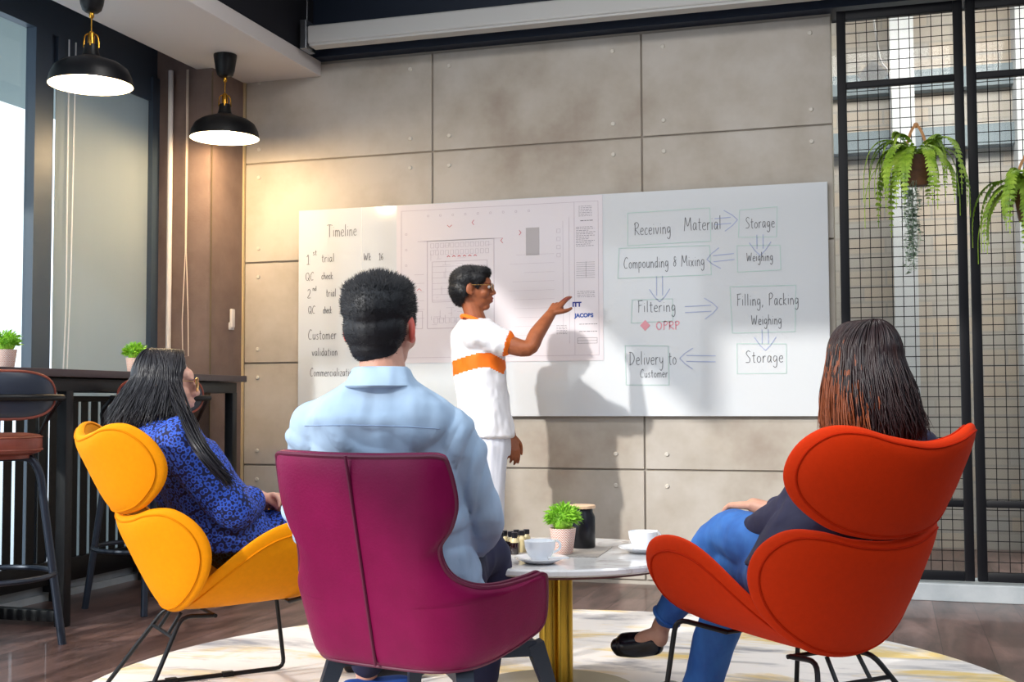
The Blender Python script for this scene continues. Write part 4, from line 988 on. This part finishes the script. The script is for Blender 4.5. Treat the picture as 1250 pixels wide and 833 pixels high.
hand(b, wR, W(-.22, 3.80, .58)-wR, V((0, 0, -1)), 1, (.4, .45, .5, .55), 1.0); hand(b, wL, W(-.26, 3.82, .57)-wL, V((0, 0, -1)), -1, (.4, .45, .5, .55), 1.0)
kR, aR = W(-.075, 3.72, .515), W(-.10, 3.78, .09); kL, aL = W(-.43, 3.78, .50), W(-.475, 3.98, .10)
capsule(b, [(kL, .05), ((kL+aL)/2, .045), (aL, .036)], 14, 4); capsule(b, [(kR, .05), ((kR+aR)/2, .045), (aR, .036)], 14, 4)
me = bake(b, .0045, 3); inv = hM.inverted()
paint(me, lambda c: 1 if abs((inv @ c).x) > .0745 and -.05 < (inv @ c).z < .04 else 0)
obj('body', me, [skin_li, ear_red], pb, 'all')
b = B(); ell(b, hM, (0, -.016, .046), (.083, .101, .082)); ell(b, hM, (0, -.048, .0), (.075, .062, .066)); ell(b, hM, (0, -.054, -.040), (.058, .044, .044)); ell(b, hM, (0, .05, .085), (.056, .05, .032))
for s in (-1, 1): ell(b, hM, (s*.055, -.02, .06), (.028, .06, .05)); ell(b, hM, (s*.070, .012, .02), (.009, .02, .03))
me = bake(b, .005, 2)
obj('hair', spikes(me, 14000, .005, .020, hM.to_3x3() @ V((0, .25, .75)), .0015, None, 4, lambda p: .38 if (inv @ p).z < .03 else (1.15 if (inv @ p).z > .085 else .7)), hair_bk, pb, 'all')
# shirt
b = B()
rings(b, [(P(467, 459, 3.19), rV*.072, fV*.068), (P(467, 474, 3.21), rV*.105, fV*.080), (P(466, 484, 3.23), rV*.150, fV*.092), (P(465, 500, 3.245), rV*.200, fV*.112), (P(465, 520, 3.26), rV*.215, fV*.128), (W(-.325, 3.31, .78), rV*.205, fV*.128), (W(-.30, 3.35, .60), rV*.19, fV*.13), (W(-.27, 3.40, .47), rV*.20, fV*.15)], 5, 40, 2.3)
capsule(b, [(shR, .068), (shR*.5+eR*.5+RH*.016, .062), (eR, .054), (eR*.5+wR*.5, .050), (wR*.9+eR*.1, .042)], 20, 5)
capsule(b, [(shL, .066), (shL*.5+eL*.5-RH*.01, .060), (eL, .054), (wL*.9+eL*.1, .042)], 20, 5)
capsule(b, [(P(442, 482, 3.22), .048), (shL, .062)], 16, 4); capsule(b, [(P(492, 482, 3.22), .048), (shR, .064)], 16, 4)
me = bake(b, .0065, 3)
for v in me.vertices:   # soft diagonal folds across the back and sleeves
    p = v.co; u_ = (p-P(465, 520, 3.2)).dot(RH); z_ = p.z-P(465, 520, 3.2).z
    nz = noise.noise(V((u_*6, z_*6, 1.3))); k1_ = sin((u_*.55+z_)*62+nz*5); k2_ = sin((u_*-.9+z_*.6)*55+nz*6)
    m1 = max(0, min(1, (.035-z_)*20)); m2 = max(0, min(1, (u_-.02)*8))
    v.co += v.normal*m1*(.0075*max(-.3, k1_)*(1-m2)+.0075*max(-.3, k2_)*m2)
wrinkle(me, .007, (5, 5, 7), seed=11)
obj('shirt', me, shirt_m, pb, 'all')
b = B()
cc = P(466, 463, 3.20); n_ = 40; inner = []
rows = [(.064, .062, .026), (.070, .068, .032), (.078, .077, .026), (.098, .098, -.018), (.094, .094, -.023), (.072, .070, .004)]
skin_rings(b, [[cc + rV*(a*cos(2*pi*k/n_)) + fV*(bb*sin(2*pi*k/n_)) + V((0, 0, z-.022*max(0, sin(2*pi*k/n_)))) for k in range(n_)] for a, bb, z in rows], cap=False, close=True)
obj('shirt_collar', b, shirt_m, pb)
from mathutils.bvhtree import BVHTree
def drape(ob, pix, r, off=.0008):
    """thin seam lying on the camera side of a garment"""
    me_ = ob.data; T_ = V((0, 0, 0)); q = ob
    while q: T_ = T_+q.location; q = q.parent
    bv = BVHTree.FromPolygons([v.co+T_ for v in me_.vertices], [p.vertices for p in me_.polygons]); pts = []
    for x, y in pix:
        d = (P(x, y, 3)-CAM).normalized(); h = bv.ray_cast(CAM, d)
        if h[0]: pts.append(h[0]-d*off)
    bb = B(); tube(bb, pts, r, 5); return bb
sh_o = bpy.data.objects['shirt']
obj('yoke_seam', drape(sh_o, [(372+i*5, 520-2.2*sin(i/34*pi)+i*.12) for i in range(34)], .0014, .0002), mat('seam_thread', (150, 172, 204), .8), sh_o)
# trousers
b = B()
rings(b, [(W(-.28, 3.38, .50), rV*.17, fV*.13), (W(-.27, 3.42, .46), rV*.17, fV*.12)])
for s, k_, a_ in ((1, kR, aR), (-1, kL, aL)):
    capsule(b, [(hip+rV*.09*s-V((0, 0, .02)), .095), (hip*.5+k_*.5+rV*.02*s, .085), (k_, .070), (k_*.5+a_*.5, .062), (a_*.88+k_*.12, .052)], 18, 5)
me = bake(b, .008, 3); wrinkle(me, .006, (9, 9, 6), seed=2); obj('trousers', me, navy_cl, pb, 'all')
def shoe(parent, heel, toe, m, h=.042, w_=1.0, flat=False):
    b = B(); d = (toe-heel); l = d.length; d.normalize(); u = V((0, 0, 1)); u = (u-d*u.dot(d)).normalized()
    capsule(b, [(heel+d*.03, .034*w_), (heel+d*l*.35, .034*w_), (heel+d*l*.72, .038*w_), (toe-d*.03, .026*w_)], 18, 4)
    mid_ = heel+d*l*.4-u*.004
    capsule(b, [(heel+d*.03-u*.016, .030*w_), (heel+d*l*.5-u*.018, .028*w_), (toe-d*.035-u*.010, .026*w_)], 18, 4)
    if not flat: capsule(b, [(heel+d*.04+u*.02, .034), (heel+d*.08+u*.015, .034)], 14, 3)
    return obj('shoe', bake(b, .005, 2), m, parent, 'all')
shoe(pb, W(-.55, 3.93, .062), W(-.30, 4.03, .055), shoe_blue, flat=True); shoe(pb, W(-.12, 3.72, .062), W(-.04, 3.96, .055), shoe_blue)

# ---- woman in the blue print tunic
base = W(-.98, 4.08, 0)
pw = person('person', 'woman in blue print tunic and glasses sitting in the yellow chair', base)
hM = Mrot(P(201, 470, 4.06), radians(72), radians(-2), 0, .98)
b = B(); head_shapes(b, hM)
ph = radians(60); rV = RH*cos(ph)-FH*sin(ph); fV = RH*sin(ph)+FH*cos(ph)
nk = W(-1.15, 4.02, .93); hip = W(-.96, 4.10, .50)
capsule(b, [(hM @ V((0, -.028, -.03)), .048), (hM @ V((0, -.035, -.10)), .048), (nk, .058)], 16, 3)
shN = W(-1.06, 3.87, .865); shF = nk-rV*.17-V((0, 0, .05))
eN, wN = P(296, 628, 3.90), P(309, 617, 4.06); eF, wF = shF+fV*.10-V((0, 0, .24)), P(322, 609, 4.16)
eN = W(-.885, 3.90, .635); wN = W(-.845, 4.09, .665)
rings(b, [(nk-V((0, 0, .03)), rV*.10, fV*.07), (nk*.5+hip*.5, rV*.12, fV*.09), (hip, rV*.14, fV*.10)])
capsule(b, [(shN, .045), (eN, .036), (wN, .023)], 14, 4); capsule(b, [(shF, .045), (eF, .036), (wF, .023)], 14, 4)
tgt = P(329, 610, 4.20)
hand(b, wN, tgt-wN, V((-.2, .3, -.9)), -1, (.35, .4, .45, .5), .9); hand(b, wF, W(-.80, 4.13, .665)-wF, V((0, -.2, -1)), 1, (.5, .55, .6, .6), .9)
kN = W(-.56, 4.20, .50); kF = W(-.66, 4.38, .50)
for k_ in (kN, kF):
    a_ = k_+fV*.10; a_.z = .10; capsule(b, [(k_, .045), (k_*.5+a_*.5, .04), (a_, .034)], 14, 3)
obj('body', bake(b, .0042, 3), skin_li, pw, 'all')
b = B(); tube(b, torus_pts(wN*.93+eN*.07, V((0, 0, .026)), rV*.026), .0022, 6, close=True); obj('bracelet', b, goldwire, pw)
b = B(); T = lambda *p: hM @ V(p)
for s in (-1, 1): tube(b, [T(s*.079, -.016, .012), T(s*.076, .03, .014), T(s*.066, .092, .014)], .0016, 6); tube(b, [T(s*.033+.027*cos(a), .106-.005*s*cos(a)*s, .004+.024*sin(a)) for a in [2*pi*k/20 for k in range(20)]], .0018, 6, close=True)
tube(b, [T(-.008, .108, .010), T(0, .112, .012), T(.008, .108, .010)], .0014, 6)
g_ = obj('eyeglasses', b, goldwire, pw)
for s in (-1, 1):
    b = B(); ell(b, hM, (s*.033, .104, .004), (.026, .002, .023)); obj('lens', b, dark_lens, g_, 'all')
# tunic
b = B()
rings(b, [(nk+V((0, 0, .015)), rV*.07, fV*.062), (nk-V((0, 0, .012)), rV*.12, fV*.082), (nk-V((0, 0, .06))+fV*.01, rV*.19, fV*.11), (nk*.72+hip*.28, rV*.19, fV*.13), (nk*.35+hip*.65+fV*.02, rV*.18, fV*.14), (hip+fV*.02, rV*.19, fV*.16)], 5, 36, 2.2)
capsule(b, [(shN, .074), (shN*.5+eN*.5-fV*.01, .068), (eN, .062), (eN*.45+wN*.55, .050)], 20, 5)
capsule(b, [(shF, .072), (eF, .06), (wF*.6+eF*.4, .05)], 18, 4)
for k_ in (kN, kF): capsule(b, [(hip+(k_-hip)*.1, .10), (hip*.5+k_*.5+V((0, 0, .015)), .092), (k_-fV*.06, .080)], 18, 4)
me = bake(b, .007, 3); wrinkle(me, .012, (6, 6, 4), seed=21); obj('tunic', me, tunic, pw, 'all')
b = B()
for k_ in (kN, kF):
    a_ = k_+fV*.10; a_.z = .14; capsule(b, [(hip*.3+k_*.7, .078), (k_, .068), (k_*.5+a_*.5, .058), (a_, .048)], 16, 4)
obj('leggings', bake(b, .008, 3), trouser_dk, pw, 'all')
for k_ in (kN, kF):
    a_ = k_+fV*.06; a_.z = .052; shoe(pw, a_, a_+fV*.24, shoe_bk)
# hair
b = B(); ell(b, hM, (0, -.018, .030), (.082, .097, .095)); ell(b, hM, (0, -.046, -.03), (.076, .052, .08))
back = -fV
q0, q1, q2 = hM @ V((0, -.07, -.05)), P(176, 508, 4.02), P(160, 524, 3.96)
capsule(b, [(q0, .066), (q1, .056), (q2, .035)], 18, 4)
cap_ = bake(b, .006, 3); bm_ = B(); bm_.from_mesh(cap_)
def ends(th, E_, dr, R):
    k = abs(th); s = 1 if th > 0 else -1; out = []
    L_ = R.uniform(.12, .17); dv = V((0, 0, -1))
    drift = -RH*R.uniform(.0, .065)*(1 if k < 1.7 else .3) + FH*(-.05)
    tgt_ = E_ + dv*L_ + drift + dr*R.uniform(-.01, .02)
    for i in range(1, 7):
        t = i/6; p = E_ + (tgt_-E_)*t**1.35 + dr*.010*sin(t*pi) + V([R.uniform(-.002, .002) for _ in range(3)]); p.z = E_.z - L_*t; out.append(p)
    return out
strands(bm_, hM, 1400, ends, 31, span=(-2.05, 2.05), rad=(.090, .106, .100), r=.0022)
random.seed(9)
for i in range(150):   # lock falling in front of the near shoulder
    o_ = V([random.uniform(-.018, .018) for _ in range(3)]); s0 = hM @ V((.084, random.uniform(.0, .045), random.uniform(-.03, .03)))
    pts = [hM @ V((.02, random.uniform(.0, .06), .112)), hM @ V((.066, random.uniform(.0, .06), .075)), s0, P(227, 512, 3.86)+o_, P(243, 545, 3.745)+o_*.9, P(264, 572, 3.735)+o_*.8, P(282+random.uniform(-6, 4), 592+random.uniform(-12, 5), 3.745)+o_*.5]
    tube(bm_, pts, [.0016, .002, .002, .002, .002, .0018, .0005], 4, smooth=3, flat=.6)
me = bpy.data.meshes.new('hair'); bm_.to_mesh(me); bm_.free(); obj('hair', me, hair_gl, pw, 'all')

# ---- woman in jeans
base = W(.80, 3.40, 0)
pj = person('person', 'woman with long brown hair and blue jeans sitting cross-legged in the orange chair', base)
hM = Mrot(P(1056, 446, 3.36), radians(-18), radians(0), 0, 1.0)
b = B(); head_shapes(b, hM)
ph = radians(-30); rV = RH*cos(ph)-FH*sin(ph); fV = RH*sin(ph)+FH*cos(ph)
nk = W(.99, 3.34, .90); hip = W(.80, 3.40, .49)
capsule(b, [(hM @ V((0, -.028, -.03)), .048), (nk, .056)], 16, 3)
shN = nk-rV*.125-V((0, 0, .06))+fV*.02; shF = nk+rV*.165-V((0, 0, .06))
eN, wN = P(966, 622, 3.40), P(914, 652, 3.60); eF = shF+fV*.10-V((0, 0, .24)); wF = W(.73, 3.70, .665)
rings(b, [(nk-V((0, 0, .04)), rV*.10, fV*.07), (nk*.5+hip*.5, rV*.12, fV*.09), (hip, rV*.14, fV*.10)])
capsule(b, [(shN, .045), (eN, .036), (wN, .023)], 14, 4); capsule(b, [(shF, .045), (eF, .036), (wF, .023)], 14, 4)
hand(b, wN, W(.64, 3.74, .655)-wN, V((0, .1, -1)), 1, (.35, .4, .45, .5), .9); hand(b, wF, W(.66, 3.80, .66)-wF, V((0, 0, -1)), -1, (.4, .4, .5, .5), .9)
k1, a1 = P(884, 655, 3.74), P(811, 757, 3.88); k2, a2 = P(900, 690, 3.72), P(856, 838, 3.80)
capsule(b, [(k1, .05), (k1*.5+a1*.5, .044), (a1, .030), (P(804, 779, 3.88), .031)], 14, 4)
capsule(b, [(P(805, 776, 3.88), .028), (P(785, 780, 3.89), .024), (P(762, 791, 3.91), .014)], 14, 3)
capsule(b, [(k2, .05), (k2*.5+a2*.5, .044), (a2, .032)], 14, 4)
obj('body', bake(b, .0042, 3), skin_md, pj, 'all')
b = B()
rings(b, [(nk+V((0, 0, .02)), rV*.06, fV*.055), (nk-V((0, 0, .01)), rV*.11, fV*.08), (nk-V((0, 0, .065)), rV*.150, fV*.11), (nk*.6+hip*.4, rV*.150, fV*.12), (hip+V((0, 0, .04)), rV*.17, fV*.13)], 5, 32, 2.2)
capsule(b, [(shN, .060), (shN*.5+eN*.5, .054), (eN, .050), (wN*.8+eN*.2, .040)], 18, 5); capsule(b, [(shF, .068), (eF, .052), (wF*.8+eF*.2, .04)], 18, 5)
me = bake(b, .007, 3); wrinkle(me, .008, (7, 7, 5), seed=5); obj('jacket', me, jacket_m, pj, 'all')
b = B(); rings(b, [(hip+V((0, 0, .04)), rV*.15, fV*.12), (hip-V((0, 0, .03)), rV*.16, fV*.12)])
capsule(b, [(hip+rV*.07, .09), (hip*.5+k1*.5+V((0, 0, .03)), .086), (k1, .070), (k1*.5+a1*.5, .058), (a1*.93+k1*.07, .042)], 18, 5)
capsule(b, [(hip-rV*.07, .09), (hip*.5+k2*.5, .086), (k2, .072), (k2*.5+a2*.5, .066), (a2, .056)], 18, 5)
me = bake(b, .0075, 3); wrinkle(me, .006, (10, 10, 9), seed=15); j_ = obj('jeans', me, jeans, pj, 'all')
b = B(); d_ = (a1-k1).normalized(); x_, y_ = frame_for(d_); c_ = a1*.96+k1*.04
tube(b, torus_pts(c_, x_*.045, y_*.045), .006, 6, close=True); obj('turned_hem', b, jeans, j_)
shoe(pj, P(809, 781, 3.88), P(744, 790, 3.94), shoe_bk, flat=True)
f0 = W(.585, 3.86, .055); f0 = V((a2.x, a2.y, .052)); shoe(pj, f0-fV*.02, f0+fV*.22, shoe_bk)
b = B(); ell(b, hM, (0, -.018, .030), (.084, .097, .095)); ell(b, hM, (0, -.040, -.03), (.080, .052, .08))
q0 = hM @ V((0, -.052, -.06)); 
rings(b, [(q0, RH*.078, FH*.045), (P(1062, 505, 3.33), RH*.092, FH*.034), (P(1066, 545, 3.33), RH*.105, FH*.024)])
cap_ = bake(b, .006, 3); bm_ = B(); bm_.from_mesh(cap_)
def ends2(th, E_, dr, R):
    L_ = R.uniform(.19, .24); out = []; tgt_ = E_ + dr*R.uniform(.0, .035) + RH*R.uniform(.0, .035) - FH*.015; wv = R.uniform(0, 6)
    for i in range(1, 8):
        t = i/7; p = E_ + (tgt_-E_)*t**1.35 + dr*(.012*sin(t*pi)+.004*sin(t*9+wv)*t) + RH*.005*sin(t*8+wv)*t; p.z = E_.z-L_*t; out.append(p)
    return out
def hm(th, R):
    return 0
strands(bm_, hM, 1700, ends2, 77, span=(-2.5, 2.5), rad=(.094, .108, .102), r=.0023, mi=hm)
me = bpy.data.meshes.new('hair'); bm_.to_mesh(me); bm_.free()
zt = P(1020, 470, 3.3).z; ul = P(1030, 470, 3.3).dot(RH)
paint(me, lambda c: 1 if noise.noise(V((c.x*150, c.y*150, c.z*7))) < min(1, (zt+.03-c.z)*9)*.5+(ul-.01-c.dot(RH))*9-.1 else 0)
obj('hair', me, [hair_br, hair_cu], pj, 'all')
